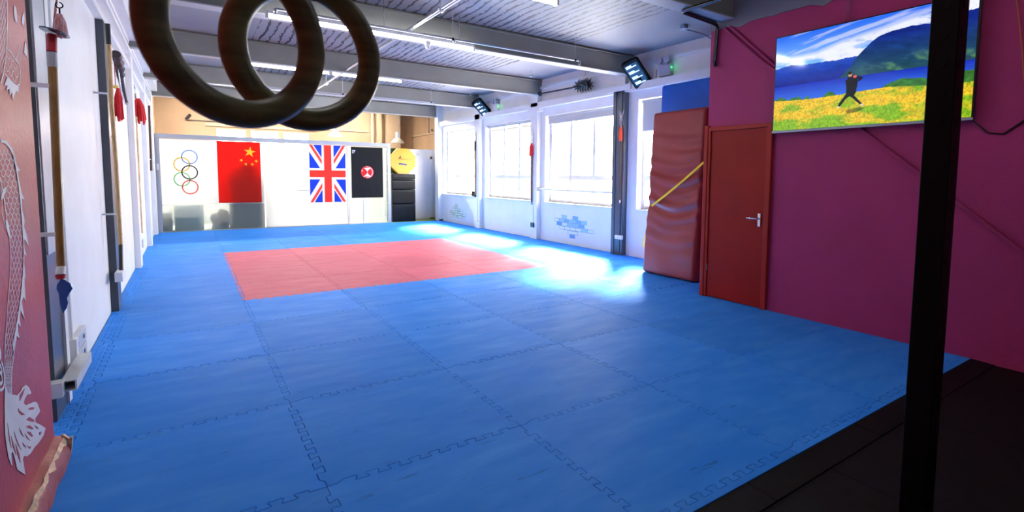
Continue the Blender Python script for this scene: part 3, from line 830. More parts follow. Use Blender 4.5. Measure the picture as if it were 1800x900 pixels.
# ------------------------------------------------------------------ ceiling lights and pipes
def batten(x0, x1, y, z, label, rods=True):
    r = empty('light_batten', ((x0+x1)/2, y, z), label, 'ceiling light', 'fluorescent battens')
    MB().box(x0, x1, y-.03, y+.03, z+.02, z+.055).build('housing', PLASTIC, r, bev=.004)
    MB().tube([(x0+.02, y, z), (x1-.02, y, z)], .020, 12).build('tube', TUBE, r, smooth=True)
    for x in (x0, x1): MB().box(x-.012, x+.012, y-.028, y+.028, z-.025, z+.025).build('end_cap', PLASTIC, r)
    MB().tube([(x0+.2, y, z+.05), (x0+.2, y, ZC)], .004, 6).build('hanger', STEEL, r)
    MB().tube([(x1-.2, y, z+.05), (x1-.2, y, ZC)], .004, 6).build('hanger', STEEL, r)
for (x0, x1, y, z, l) in ((1.35, 2.70, 2.06, 3.12, 'white batten light nearest the camera, at the top edge of the view'),
                          (.28, 1.27, 3.84, 3.0, 'left batten light in front of the second beam'),
                          (1.30, 2.66, 3.84, 3.0, 'right batten light in front of the second beam'),
                          (.37, 1.70, 7.62, 3.17, 'left batten light beyond the third beam'),
                          (1.74, 3.02, 7.62, 3.17, 'right batten light beyond the third beam'),
                          (.6, 1.9, 10.9, 3.3, 'left batten light before the partition'),
                          (2.0, 3.3, 10.9, 3.3, 'right batten light before the partition'),
                          (-.75, .55, -.9, 3.25, 'added unseen batten light above the camera, left of the sprinkler pipe'),  # extra lamp out of view, put in to brighten the near mats
                          (2.1, 3.4, -1.5, 3.25, 'added unseen batten light above the black rubber floor')):  # another added lamp out of view, lifts near floor and magenta wall
    batten(x0, x1, y, z, l)
def rod(x, y, z): return MB().tube([(x, y, z), (x, y, ZC)], .005, 6)
# sprinkler main along the room
sp_ = empty('sprinkler_main', (1.8, 6, 3.1), 'silver sprinkler pipe running the length of the ceiling', 'pipe')
MB().tube([(1.83, -1.5, 3.11), (1.80, 6, 3.11), (1.80, 12.1, 3.11)], .022, 12).build('pipe', GALV, sp_, smooth=True)
for y in (2.9, 5.6, 8.4, 11.0):
    rod(1.81, y, 3.12).build('hanger', GALV, sp_)
    MB().lathe([(0, -.02), (.035, -.02), (.035, .02), (0, .02)], (1.81, y, 3.11), (0, 1, 0), 12).build('clamp', GALV, sp_)
def branch(y, z, x0, x1, label, m=GALV):
    r = empty('sprinkler_branch', ((x0+x1)/2, y, z), label, 'pipe', 'sprinkler branch pipes')
    MB().tube([(x0, y, z), (x1, y, z)], .012, 10).build('pipe', m, r, smooth=True)
    for x in (x0+.12, x1-.08, 1.83+.5):
        rod(x, y, z).build('hanger', GALV, r)
        MB().lathe([(0, -.012), (.02, -.012), (.02, .012), (0, .012)], (x, y, z), (1, 0, 0), 10).build('clamp', BLACKMETAL, r)
    for x in (x0, x1, (x0+x1)/2):
        MB().lathe([(0, 0), (.018, 0), (.018, -.03), (.010, -.035), (.010, -.05), (.022, -.055), (.022, -.06), (0, -.06)], (x, y, z), (0, 0, 1), 10).build('sprinkler_head', CHROME, r, smooth=True)
branch(3.75, 3.06, .35, 4.35, 'silver sprinkler branch in front of the second beam')
branch(9.30, 3.07, .35, 4.4, 'dark sprinkler branch in front of the fourth beam', GREYPLASTIC)
# junction can under the batten
tag(MB().lathe([(0, 0), (.04, 0), (.04, -.05), (.028, -.055), (.028, -.09), (0, -.09)], (2.02, 3.80, 2.995), (0, 0, 1), 14).build('motion_sensor', PLASTIC, smooth=True), 'round white sensor hanging under the right batten light', 'sensor')
# hooks on the ceiling
for (x, y, l) in ((5.1, 6.2, 'steel ceiling hook near the spiked club'), (5.2, 9.0, 'steel ceiling hook near the second floodlight'), (-.66, 6.0, 'steel ceiling hook above the hanging sword')):
    mb = MB().tube([(x, y, ZC), (x, y, ZC-.05)], .005, 6)
    mb.tube([(x+.03*sin(a), y, ZC-.08+.03*cos(a)) for a in np.linspace(0, 5.4, 14)], .005, 6)
    tag(mb.build('ceiling_hook', STEEL, smooth=True), l, 'hook')

# ------------------------------------------------------------------ window wall fittings
def floodlight(x, y, z, label, k=1.):
    r = empty('floodlight', (x, y, z), label, 'floodlight', 'slatted floodlights on the window wall')
    # face looks down and into the room
    n_ = Vector((-.62, -.42, -.66)).normalized(); u = Vector((0, 1, 0)); u = (u-n_*u.dot(n_)).normalized(); v = n_.cross(u).normalized()
    if v.z < 0: v = -v
    c = Vector((x, y, z)); W, H = .15*k, .25*k
    def rr(w_, h_, rad, n=5):
        pts = []
        for (sx, sy, a0) in ((1, 1, 0), (-1, 1, 90), (-1, -1, 180), (1, -1, 270)):
            for i in range(n+1):
                a = radians(a0+90*i/n); pts.append((sx*(w_-rad)+rad*cos(a), sy*(h_-rad)+rad*sin(a)))
        return pts
    MB().prism(rr(W, H, .04), c, u, v, -n_*.07).build('housing', BLACKMETAL, r, bev=.008)
    MB().prism(rr(W*.78, H*.80, .02), c+n_*.001, u, v, n_*.002).build('recess', BLACK, r)
    for i in range(4):
        h = (-.62+i*.41)*H
        MB().prism([(-W*.55, h-.018*k), (W*.62, h-.018*k), (W*.62, h+.030*k), (-W*.05, h+.030*k), (-W*.05, h), (-W*.55, h)], c+n_*.003, u, v, n_*.004).build('reflector', FLOODREF, r)
    MB().box(x+.06, 5.80, y-.03, y+.03, z-.09, z-.02).build('bracket', BLACKMETAL, r)
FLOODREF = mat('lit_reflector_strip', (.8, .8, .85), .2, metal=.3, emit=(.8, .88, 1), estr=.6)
floodlight(5.56, 3.80, 3.02, 'black slatted floodlight above the dark column')
floodlight(5.60, 9.20, 3.02, 'black slatted floodlight beyond the third beam, farther one')
def emergency(y, z, label):
    r = empty('emergency_light', (5.78, y, z), label, 'emergency light', 'twin spot emergency lights')
    MB().box(5.72, 5.80, y-.13, y+.11, z-.09, z+.09).build('battery_box', GREYPLASTIC if y < 5 else PLASTIC, r, bev=.008)
    for dy in (.09, -.07):
        MB().lathe([(0, 0), (.04, 0), (.06, .05), (.062, .07), (0, .07)], (5.76, y+dy, z+.16), (-1, 0, 0), 18).build('lamp_head', GREYPLASTIC, r, smooth=True)
        MB().tube([(5.76, y+dy, z+.12), (5.76, y+dy*.4, z+.08)], .008, 6).build('neck', GREYPLASTIC, r)
    MB().lathe([(0, 0), (.008, 0), (.008, .006), (0, .006)], (5.745, y-.135, z+.03), (0, -1, 0), 8).build('indicator', LED_GREEN, r)
    MB().tube([(5.79, y+.2, z+.05), (5.79, y+.22, z+.03), (5.79, y+.22, z-.2)], .008, 6).build('feed_pipe', GREYPLASTIC, r)
    p = point_lamp('indicator_glow', (5.735, y-.16, z+.03), .06, (.1, 1, .2), .008)
emergency(3.36, 3.03, 'grey emergency light with two round heads beside the blue crash mat')
emergency(8.75, 3.0, 'white emergency light with two round heads beside the farther floodlight')

# mace
XC = 5.645
ka, kb = at(949, 165, 'x', XC), at(1014, 152.5, 'x', XC)
mc = empty('spiked_club', (XC, 5.9, 3.05), 'long black spiked wolf tooth club hung above the wide window', 'club')
MB().tube([ka, kb], .016, 10).build('shaft', BLACK, mc, smooth=True)
MB().lathe([(0, -.05), (.035, -.035), (.05, 0), (.035, .035), (0, .05)], ka, (0, -1, 0), 16).build('pommel', BLACK, mc, smooth=True)
MB().lathe([(0, 0), (.05, .02), (.07, .1), (.07, .3), (.05, .36), (0, .38)], kb, (0, -1, 0), 12).build('head', BLACK, mc)
sk = MB()
for i in range(7):
    for k in range(8):
        a = 2*pi*k/8+i*.2; d = Vector((cos(a), 0, sin(a)))
        p = Vector((XC, kb.y-.03-i*.055, kb.z))+d*.058
        sk.tube([p, p+d*.070+Vector((0, -.01, 0))], .014, 5, r2=.001)
sk.tube([kb+Vector((0, -.36, 0)), kb+Vector((0, -.47, 0))], .02, 6, r2=.001)
sk.build('spikes', BLACK, mc)
tag(MB().tube([(5.78, 5.36, 3.30), (5.76, 5.40, 3.2), (5.72, 5.45, 3.12)], .004, 6).tube([(5.78, 5.36, 3.4), (5.78, 5.36, 3.3)], .004, 6).tube([(5.75, 5.42, 3.0), (5.75, 5.42, 2.9)], .006, 6).build('support_wire', GREYPLASTIC), 'grey wire and peg holding the spiked club', 'wire')

# bar across window
br = empty('wall_bar', (5.74, 5.66, 1.08), 'white horizontal bar fixed across the wide window', 'bar')
MB().tube([(5.73, 4.40, 1.085), (5.73, 6.92, 1.085)], .022, 12).build('rail', WHITE_GLOSS, br, smooth=True)
for y in (4.42, 6.88): MB().box(5.705, 5.80, y-.02, y+.02, 1.05, 1.12).build('bracket', WHITE_GLOSS, br)

def tassel(name, c, r, h, m, parent, seed=1, n=26):
    random.seed(seed); mb = MB(); c = Vector(c)
    mb.lathe([(0, 0), (r*.35, -.005), (r*.5, -h*.12), (r*.45, -h*.3), (0, -h*.3)], c, (0, 0, 1), 10)
    for k in range(n):
        a = 2*pi*k/n; q = random.uniform(.3, 1); e = Vector((cos(a), sin(a), 0))
        mb.tube([c+e*r*.2, c+e*r*.75*q+Vector((0, 0, -h*.3)), c+e*r*q+Vector((0, 0, -h*random.uniform(.85, 1.05)))], r*.13, 5)
    return mb.build(name, m, parent, smooth=True)
def conduit_down(x, y, z0, z1, r=.008, m=WHITE_GLOSS):
    return MB().tube([(x, y, z1), (x, y, z0)], r, 8)

# spear between windows 2 and 3
s1 = empty('spear', (5.68, 7.03, .74), 'dark red spear with red tassel on the white pier between windows', 'spear', 'weapons hung on the window wall')
MB().tube([(5.68, 7.03, .80), (5.68, 7.03, 1.95)], .016, 10).build('shaft', REDBROWN, s1, smooth=True)
MB().tube([(5.68, 7.03, .74), (5.68, 7.03, .80)], .017, 10).build('butt', GREYTAPE, s1, smooth=True)
tassel('tassel', (5.67, 7.03, 2.06), .055, .26, TASSEL, s1, 3)
MB().prism([(0, 0), (.012, .05), (.022, .16), (0, .34), (-.022, .16), (-.012, .05)], (5.68, 7.03, 2.04), (0, 1, 0), (0, 0, 1), (.006, 0, 0)).build('spearhead', STEEL, s1)
tag(MB().tube([(5.695, 6.99, .72), (5.695, 6.99, .35)], .006, 6).build('cable', PLASTIC), 'white cable dropping to the black socket box', 'cable')
tag(MB().box(5.67, 5.70, 6.94, 7.06, .25, .35).build('socket_box', BLACK, bev=.004), 'black socket box low on the white pier', 'socket')
tag(MB().box(5.74, 5.80, 7.13, 7.19, 1.02, 1.10).build('wall_switch', GREYPLASTIC, bev=.003), 'small grey switch beside the dark red spear', 'switch')
# axe-like polearm between windows 1 and 2
s2 = empty('polearm', (5.68, 9.70, .8), 'amber and black polearm on the pier beside the farthest window', 'polearm', 'weapons hung on the window wall')
MB().tube([(5.68, 9.70, .86), (5.68, 9.70, 2.0)], .016, 10).build('shaft', mat('amber_wood', (.40, .17, .03), .35), s2, smooth=True)
MB().tube([(5.68, 9.70, 2.0), (5.68, 9.70, 2.24)], .02, 10).build('grip', BLACK, s2, smooth=True)
MB().tube([(5.68, 9.70, .80), (5.68, 9.70, .86)], .02, 10).build('butt', BLACK, s2, smooth=True)
MB().prism([(0, 0), (.03, .03), (.075, .05), (.05, .12), (.07, .2), (.02, .25), (0, .32), (-.02, .2), (-.03, .08)], (5.68, 9.70, 2.22), (0, 1, 0), (0, 0, 1), (.006, 0, 0)).build('blade', STEEL, s2)
tag(MB().box(5.70, 5.76, 9.76, 9.96, .82, .95).build('wall_box', BLACK, bev=.01), 'black and red box on the sill beside the amber polearm', 'box')
tag(MB().tube([(5.695, 9.62, .78), (5.695, 9.62, .20)], .008, 6).box(5.68, 5.70, 9.56, 9.68, .17, .20).build('conduit_drop', PLASTIC), 'white conduit drop on the farther white pier', 'conduit')
# trident spear on the dark column
s3 = empty('spear', (5.66, 4.235, .9), 'forked spear with orange red tassel on the dark column', 'spear', 'weapons hung on the window wall')
MB().tube([(5.665, 4.235, .96), (5.665, 4.235, 2.10)], .013, 10).build('shaft', REDBROWN, s3, smooth=True)
MB().lathe([(0, -.06), (.012, -.05), (.016, 0), (.012, .02), (0, .02)], (5.665, 4.235, .95), (0, 0, 1), 10).build('butt', STEEL, s3, smooth=True)
tassel('tassel', (5.655, 4.235, 2.22), .042, .24, mat('orange_red_thread', (.70, .08, .03), .7), s3, 5)
hb = MB().tube([(5.665, 4.235, 2.20), (5.665, 4.235, 2.46)], .008, 8)
for s_ in (-1, 1):
    for q_ in (-1, 1):
        hb.tube([(5.665, 4.235+s_*.012, 2.37), (5.665, 4.235+s_*.035, 2.37+q_*.05), (5.665, 4.235+s_*.055, 2.37+q_*.13)], .007, 6, r2=.002)
hb.tube([(5.665, 4.19, 2.40), (5.665, 4.28, 2.40)], .006, 6).tube([(5.665, 4.19, 2.33), (5.665, 4.28, 2.33)], .006, 6)
hb.build('forked_head', STEEL, s3)
tag(MB().tube([(5.70, 4.23, .92), (5.70, 4.23, .36)], .006, 6).build('cable', BLACK), 'black cable running down the dark column', 'cable')
tag(MB().box(5.655, 5.70, 4.17, 4.34, .28, .35).build('socket_box', PLASTIC, bev=.004), 'white socket box low on the dark column', 'socket')

# brick pictures painted on the wall
def brick_paint(name, cells, y0, z0, bw, bh, cols, label):
    mb = MB(); 
    me_v = []; me_f = []; colr = []
    for (cxx, r_, ci) in cells:
        a = y0-cxx*bw; z = z0+r_*bh
        q0 = len(me_v)
        for (dy, dz, ex) in ((0, 0, 0),):
            for (p, q_) in ((0, 0), (-bw, 0), (-bw, bh), (0, bh)):
                me_v.append((5.798, a+p, z+q_))
            me_f.append((q0, q0+1, q0+2, q0+3)); colr += [lin(150, 160, 165)]*4
            q1 = len(me_v); s_ = .10
            for (p, q_) in ((-bw*.05, bh*.12), (-bw*.95, bh*.12), (-bw*.95, bh*.88), (-bw*.05, bh*.88)):
                me_v.append((5.797, a+p, z+q_))
            me_f.append((q1, q1+1, q1+2, q1+3)); colr += [cols[ci]]*4
    me = bpy.data.meshes.new(name); me.from_pydata(me_v, [], me_f); me.update()
    ca = me.color_attributes.new('Col', 'FLOAT_COLOR', 'POINT')
    for i, c_ in enumerate(colr): ca.data[i].color = (*c_, 1)
    me.materials.append(PRINT); o = bpy.data.objects.new(name, me); C.objects.link(o)
    return tag(o, label, 'wall painting')
bl = [lin(150, 195, 225), lin(110, 165, 215), lin(225, 230, 235), lin(90, 150, 220)]
rows = [(6, [(1.3, 0), (3.3, 1)]), (5, [(0, 2), (.8, 0), (1.8, 1), (2.9, 0), (3.9, 1), (4.8, 0)]), (4, [(.4, 3), (1.4, 2), (2.4, 0), (3.4, 0), (4.4, 1)]),
        (3, [(.9, 2), (1.9, 2), (2.9, 2), (3.9, 2), (4.9, 0), (5.9, 2)]), (2, [(2.4, 2), (3.3, 2)]), (1, [(2.8, 3)])]
brick_paint('brick_painting', [(c_, r_-1, k) for r_, L in rows for c_, k in L], 6.33, .13, .183, .075, bl, 'patch of blue bricks painted on the wall under the wide window')
yl = [lin(238, 240, 215), lin(225, 232, 195), lin(205, 215, 180)]
cells = [(i+(.5 if r_ % 2 else 0)+off, r_, (i+r_) % 3) for r_, (off, nn) in enumerate(((1, 5), (0, 6), (0.5, 5), (1, 4), (1.5, 2), (2, 1))) for i in range(nn)]
brick_paint('brick_painting', cells, 11.62, .16, .17, .065, yl, 'pyramid of cream bricks painted on the wall under the farthest window')

# ------------------------------------------------------------------ glass partition
PY = 12.18
pf = MB().box(-1.12, 4.28, PY, PY+.08, 2.14, 2.24).box(-1.12, -.98, PY, PY+.08, 0, 2.14).box(4.20, 4.28, PY, PY+.08, 0, 2.14)
pf.box(-.98, 4.20, PY+.01, PY+.07, -.01, .012)
part = tag(pf.build('glass_partition', ALU, bev=.003), 'grey framed frosted glass partition across the far end of the room', 'partition')
def pane(x0, x1, y, m, label, stiles=(True, True)):
    o = MB().box(x0, x1, y, y+.010, .015, 2.13).build('glass_panel', m)
    if stiles[1]: MB().box(x1-.012, x1+.006, y-.006, y+.016, .012, 2.135).build('edge_strip', ALU, o)
    if stiles[0]: MB().box(x0-.004, x0+.010, y-.006, y+.016, .012, 2.135).build('edge_strip', ALU, o)
    o.parent = part; return o
pane(-.975, 1.10, PY+.045, FROST, 'frosted glass panel carrying the coloured rings and the red flag', (True, False))
pane(1.125, 3.10, PY+.02, FROSTW, 'plain white sliding panel with the cross flag', (False, True))
pane(3.14, 3.52, PY+.045, FROSTG, 'narrow greenish glass panel left behind the black flag', (True, True))
pane(3.53, 4.18, PY+.05, FROSTG, 'greenish glass panel right behind the black flag', (False, False))
tag(MB().box(1.10, 3.15, PY-.01, PY+.045, -.001, .012).build('floor_track', ALU), 'grey sliding track on the floor under the white panel', 'track')
tag(MB().box(-1.03, -.99, PY-.012, PY, 1.42, 1.56).build('wall_switch', PLASTIC), 'small white switch on the left post of the partition', 'switch')
dh = empty('door_lever', (2.0, PY, .94), 'metal lever with blue end on the white sliding panel', 'handle')
MB().tube([(1.84, PY-.03, .94), (2.16, PY-.03, .945)], .012, 8).build('lever', GREYTAPE, dh, smooth=True)
MB().lathe([(0, 0), (.03, 0), (.03, .03), (0, .03)], (2.18, PY+.018, .945), (0, -1, 0), 16).build('blue_knob', mat('blue_plastic', (.01, .03, .35), .3), dh)

# rings emblem on the glass
re = empty('ring_emblem', (-.44, PY+.04, .88), 'five interlaced coloured rings stacked upright on the frosted glass', 'emblem')
for (px, py, colr) in ((333, 276, lin(110, 150, 215)), (319.5, 289, lin(235, 185, 70)), (333.5, 303, lin(15, 20, 20)), (320, 315, lin(130, 200, 130)), (334.5, 329, lin(235, 90, 80))):
    p = at(px, py, 'y', PY+.04); mb = MB(); n = 48; R1, R0 = .163, .136
    vs = []; fs = []
    for k in range(n):
        a = 2*pi*k/n
        for (r_, yy) in ((R0, 0), (R1, 0), (R1, .002), (R0, .002)): vs.append((p.x+r_*cos(a), PY+.040+yy, p.z+r_*1.03*sin(a)))
    for k in range(n):
        j = (k+1) % n
        for q_ in range(4): fs.append((k*4+q_, k*4+(q_+1) % 4, j*4+(q_+1) % 4, j*4+q_))
    mb.add(vs, fs).build('ring', mat('ring_film', colr, .5), re)

# flags
def star(cx, cy, r, rot=0):
    return [(cx+(r if k % 2 == 0 else r*.382)*sin(rot+k*pi/5), cy+(r if k % 2 == 0 else r*.382)*cos(rot+k*pi/5)) for k in range(10)]
def cn_flag(U, V):
    X, Y = U*.9, V*1.47
    c = np.zeros(U.shape+(3,)); c[:] = (.80, .045, .028)
    m_ = inpoly(X, Y, star(.675, 1.23, .135, .15))
    for (a, b) in ((.49, 1.025), (.585, .93), (.72, .93), (.81, 1.01)): m_ |= inpoly(X, Y, star(a, b, .045, .4))
    c[m_] = (.85, .62, .10)
    return c
def uk_flag(U, V):
    # flag hung upright: long side vertical
    L, H = 1.5, .9
    a = V*L; b = U*H                       # a along the length, b across
    c = np.zeros(U.shape+(3,)); c[:] = lin(60, 100, 215)
    x = a-L/2; y = b-H/2
    dl = math.hypot(L, H)
    d1 = (x*H-y*L)/dl; d2 = (x*H+y*L)/dl
    wd = .09; rd = .03
    wht = (abs(d1) < wd) | (abs(d2) < wd)
    redd = (((d1 > 0) & (d1 < 2*rd) & (x*1 > 0)) | ((d1 < 0) & (d1 > -2*rd) & (x < 0)) | ((d2 < 0) & (d2 > -2*rd) & (x < 0)) | ((d2 > 0) & (d2 < 2*rd) & (x > 0)))
    c[wht] = (.86, .86, .88); c[redd] = lin(235, 105, 90)
    wc = (abs(x) < .15) | (abs(y) < .15); c[wc] = (.86, .86, .88)
    rc = (abs(x) < .09) | (abs(y) < .09); c[rc] = lin(232, 95, 85)
    return c
def bk_flag(U, V):
    X, Y = U*.86, V*1.40
    c = np.zeros(U.shape+(3,)); c[:] = (.005, .005, .006)
    x = X-.43; y = Y-.71; r = np.hypot(x, y)
    c[r < .175] = (.55, .012, .012)
    a = np.arctan2(y, x)
    tk = (r > .128) & (r < .160) & (np.sin(a*22) > -.1) & ((np.cos(a-.0) > -.25) | (np.sin(a*5) > .6)); c[tk] = (.78, .62, .6)
    hg = (abs(y) < .118) & (abs(x) < .008+.10*(abs(y)/.118)**2.2) & (abs(y) > .015); c[hg] = (.85, .83, .82)
    for (cx_, cy_, rr_) in ((.07, 1.28, .04), (.055, 1.235, .02), (.10, 1.30, .02)):
        m_ = np.hypot(X-cx_, Y-cy_) < rr_; m_ &= (np.sin(X*160)+np.sin(Y*190) > -.3); c[m_] = (.6, .6, .65)
    return c
def cloth_warp(a, seed):
    def f(U, V): return .008+a*(fbm(U*5, V*3, seed, 3)-.5)*2*(.2+.8*(1-V))
    return f
f1 = at(382, 250, 'y', PY+.01)
tag(picture('red_flag', (.13, PY+.030, .65), (.905, 0, 0), (0, 0, 1.475), 220, 340, cn_flag, FLAG, None, .001, cloth_warp(.004, 1)), 'red flag with five yellow stars hung upright on the partition', 'flag', 'flags on the partition')
tag(picture('cross_flag', (2.15, PY+.008, .62), (.90, 0, 0), (0, 0, 1.50), 220, 340, uk_flag, FLAG, None, .001, cloth_warp(.003, 2)), 'blue, white and red crossed flag hung upright on the partition', 'flag', 'flags on the partition')
tag(picture('black_flag', (3.20, PY+.020, .72), (.86, 0, 0), (0, 0, 1.39), 220, 320, bk_flag, FLAGDARK, None, .001, cloth_warp(.006, 3)), 'black flag with a round red and white emblem on the partition', 'flag', 'flags on the partition')

# ------------------------------------------------------------------ things behind the glass
CABG = mat('grey_green_cabinet', (.20, .26, .25), .5)
cb_ = empty('small_fridge', (-.47, 12.95, 0), 'grey green small fridge seen through the frosted glass', 'fridge')
MB().box(-.74, -.19, 12.38, 12.88, -.02, .57).build('body', CABG, cb_, bev=.03)
MB().box(-.75, -.18, 12.33, 12.38, .0, .60).build('door', CABG, cb_, bev=.02)
MB().box(-.50, -.42, 12.32, 12.33, .46, .48).build('badge', STEEL, cb_)
bk_ = empty('counter_cabinet', (.75, 12.6, 0), 'tall dark cabinet standing behind the red flag', 'cabinet')
CABB = mat('olive_brown_cabinet', (.10, .10, .075), .5)
MB().box(.36, 1.10, 12.30, 12.8, -.02, 1.33).build('body', CABB, bk_, bev=.01)
MB().box(.37, .725, 12.285, 12.30, .03, 1.31).build('door', CABB, bk_); MB().box(.735, 1.09, 12.285, 12.30, .03, 1.31).build('door', CABB, bk_)
MB().prism([(0, 0), (.05, .10), (.22, .16), (.36, .34), (.47, .40), (.58, .30), (.60, .16), (.62, 0), (.45, 0), (.40, .12), (.25, .05)], (.34, 12.31, 1.34), (1, 0, 0), (0, 0, 1), (0, .22, 0)).build('bag', DARKWOOD, None, bev=.02)
bg_ = bpy.data.objects['bag']; tag(bg_, 'dark slouching bag on top of the tall cabinet behind the red flag', 'bag')
tag(MB().prism([(0, 0), (.36, 0), (.36, .22), (.30, .36), (.16, .40), (.10, .30), (0, .26), (-.06, .2)], (.0, 12.33, .10), (1, 0, 0), (0, 0, 1), (0, .2, 0)).build('shoe_pile', DARKWOOD, bev=.03), 'dark heap of gear on a stool between fridge and cabinet', 'gear')
tag(MB().box(-.02, .33, 12.33, 12.72, -.02, .10).build('low_box', CABG, bev=.01), 'low grey green box under the heap of gear', 'box')
tag(MB().box(-.98, -.80, 12.32, 12.75, -.02, .42).build('storage_crate', CABB, bev=.02), 'brown crate in the left corner behind the frosted glass', 'crate')

# black soft boxes and octagons
zb = 0.
for (h, l) in ((.52, 'large black soft jump box at the bottom of the stack'), (.42, 'black soft jump box second from the floor'), (.28, 'black soft jump box third from the floor'), (.16, 'thin black soft jump box on top of the stack')):
    o = empty('jump_box', (4.68, 12.5, zb), l, 'jump box', 'black soft jump boxes in a stack')
    nx = 14
    MB().box(4.335, 5.025, 12.24, 12.74, zb+.004, zb+h-.003).build('cover', VINYLBLACK, o, bev=.022, seg=3)
    MB().box(4.345, 5.015, 12.232, 12.24, zb+h-.055, zb+h-.045).build('seam', BLACK, o)
    zb += h
def octagon(x, y, z, r, th, m, name, label, handle):
    o = empty(name, (x, y, z-r), label, 'exercise pad', 'octagon pads on the jump boxes')
    poly = [(r*cos(pi/8+k*pi/4)/cos(pi/8), r*sin(pi/8+k*pi/4)/cos(pi/8)) for k in range(8)]
    MB().prism(poly, (x, y, z), (1, 0, 0), (0, 0, 1), (0, th, 0)).build('pad', m, o, bev=.01)
    if handle:
        ribbon([(x-.135, y-.004, z+.0-.08), (x-.05, y-.022, z-.085), (x+.03, y-.02, z-.095), (x+.10, y-.004, z-.10)], .04, (0, -1, 0)).build('handle_strap', mat('navy_webbing', (.01, .03, .16), .6), o)
        tb = MB()
        for (ax, az, bx_, bz) in ((-.15, .05, -.06, .13), (-.12, .12, -.03, .04), (-.10, .10, -.08, .15)):
            tb.tube([(x+ax, y-.002, z+az), (x+bx_, y-.002, z+bz)], .010, 5)
        tb.build('figure_logo', mat('brown_print', (.16, .05, .01), .6), o)
        fc = bpy.data.curves.new('lettering', 'FONT'); fc.body = 'Batava.jp'; fc.size = .075; fc.extrude = .001
        fo = bpy.data.objects.new('lettering', fc); C.objects.link(fo); fo.rotation_euler = (pi/2, 0, 0); fo.location = (x-.02, y-.003, z+.035)
        fc.materials.append(mat('brown_lettering', (.30, .15, .01), .6))
        fo = font_to_mesh(fo); fo.parent = o; fo.matrix_parent_inverse = Matrix.Translation(-Vector(o.location))
    return o
octagon(4.70, 12.33, 1.757, .365, .16, YELLOW, 'octagon_pad', 'yellow octagonal pad with navy strap standing on the black boxes', True)
octagon(4.52, 12.55, 1.757, .37, .16, GREENV, 'octagon_pad', 'dark green octagonal pad behind the yellow one', False)

# ------------------------------------------------------------------ far room
for (a, b) in BACKWIN:
    fmb = MB()
    for (x0, x1, z0, z1) in ((a, b, 2.0, 2.05), (a, b, 2.57, 2.62), (a, a+.05, 2.05, 2.57), (b-.05, b, 2.05, 2.57)): fmb.box(x0, x1, 15.03, 15.09, z0, z1)
    k = BACKWIN.index((a, b))
    wo = structure(fmb, 'window_%d' % (5+k), WHITE_GLOSS, 'small far room window, %s from the left' % ORD[k])
    MB().box(a+.05, b-.05, 15.05, 15.055, 2.05, 2.57).build('glass', GLASS, wo)
structure(MB().box(.0, 2.9, 14.95, 15.0, 2.68, 2.76), 'trim_20', BEIGE2, 'beige rail above the far room windows')
structure(MB().box(2.9, 4.45, 14.96, 15.0, 2.74, 2.78), 'trim_21', BEIGE2, 'thin rail on the far beige wall')
tag(MB().tube([(4.58, 14.9, 0), (4.58, 14.9, ZC)], .06, 14).build('vertical_pipe', BEIGE2, smooth=True), 'thick beige vertical pipe on the far wall', 'pipe')
structure(MB().box(4.70, 4.86, 14.8, 15.0, 0, ZC), 'trim_22', BEIGE2, 'beige pier beside the thick pipe')
structure(MB().box(5.0, 5.45, 14.7, 15.0, 0, ZC), 'column_far', BEIGE2, 'wide beige pier on the far wall')
structure(MB().box(5.94, 5.98, 12.7, 15.0, 2.66, 2.70), 'trim_23', BEIGE2, 'rail on the far side wall')
structure(MB().box(5.95, 5.98, 13.5, 13.54, 2.70, 3.4), 'trim_24', BEIGE2, 'upright pipe on the far side wall')
BELL = mat('pale_lamp_glass', (.55, .50, .40), .2)
def pendant(x, y, z, label, m):
    o = empty('pendant_lamp', (x, y, z), label, 'pendant lamp', 'pendant lamps in the far room')
    MB().tube([(x+.0, y, ZC), (x+.03, y, (ZC+z)/2+.2), (x, y, z+.30)], .006, 6).build('cord', GREYPLASTIC, o)
    MB().lathe([(0, .30), (.065, .30), (.065, .12), (0, .12)], (x, y, z), (0, 0, 1), 20).build('lamp_holder', PALEGREY, o, smooth=True)
    MB().lathe([(.05, .12), (.09, .11), (.16, .05), (.20, -.02), (.20, -.035), (.19, -.02), (.14, .04), (.05, .10)], (x, y, z), (0, 0, 1), 24).build('shade', m, o, smooth=True)
pendant(4.94, 13.5, 2.38, 'bell shaped pendant lamp hanging right of the partition top', BELL)
pendant(3.10, 13.5, 2.48, 'glowing bell pendant lamp above the white panel', mat('lit_lamp_glass', (.9, .85, .7), .3, emit=(1, .9, .7), estr=.5))
for (x0, x1, y) in ((-.6, .9, 13.4), (1.4, 2.9, 13.4), (3.4, 4.6, 13.9)):  # hidden battens added to backlight the frosted panels
    r = empty('light_batten', ((x0+x1)/2, y, 3.34), 'added unseen warm batten light on the far room ceiling, %s' % ['left', 'middle', 'right'][[-.6, 1.4, 3.4].index(x0)], 'ceiling light', 'added far room battens')
    MB().box(x0, x1, y-.05, y+.05, 3.36, 3.40).build('housing', PLASTIC, r)
    MB().box(x0+.02, x1-.02, y-.04, y+.04, 3.33, 3.36).build('diffuser', ADDED_TUBE, r)
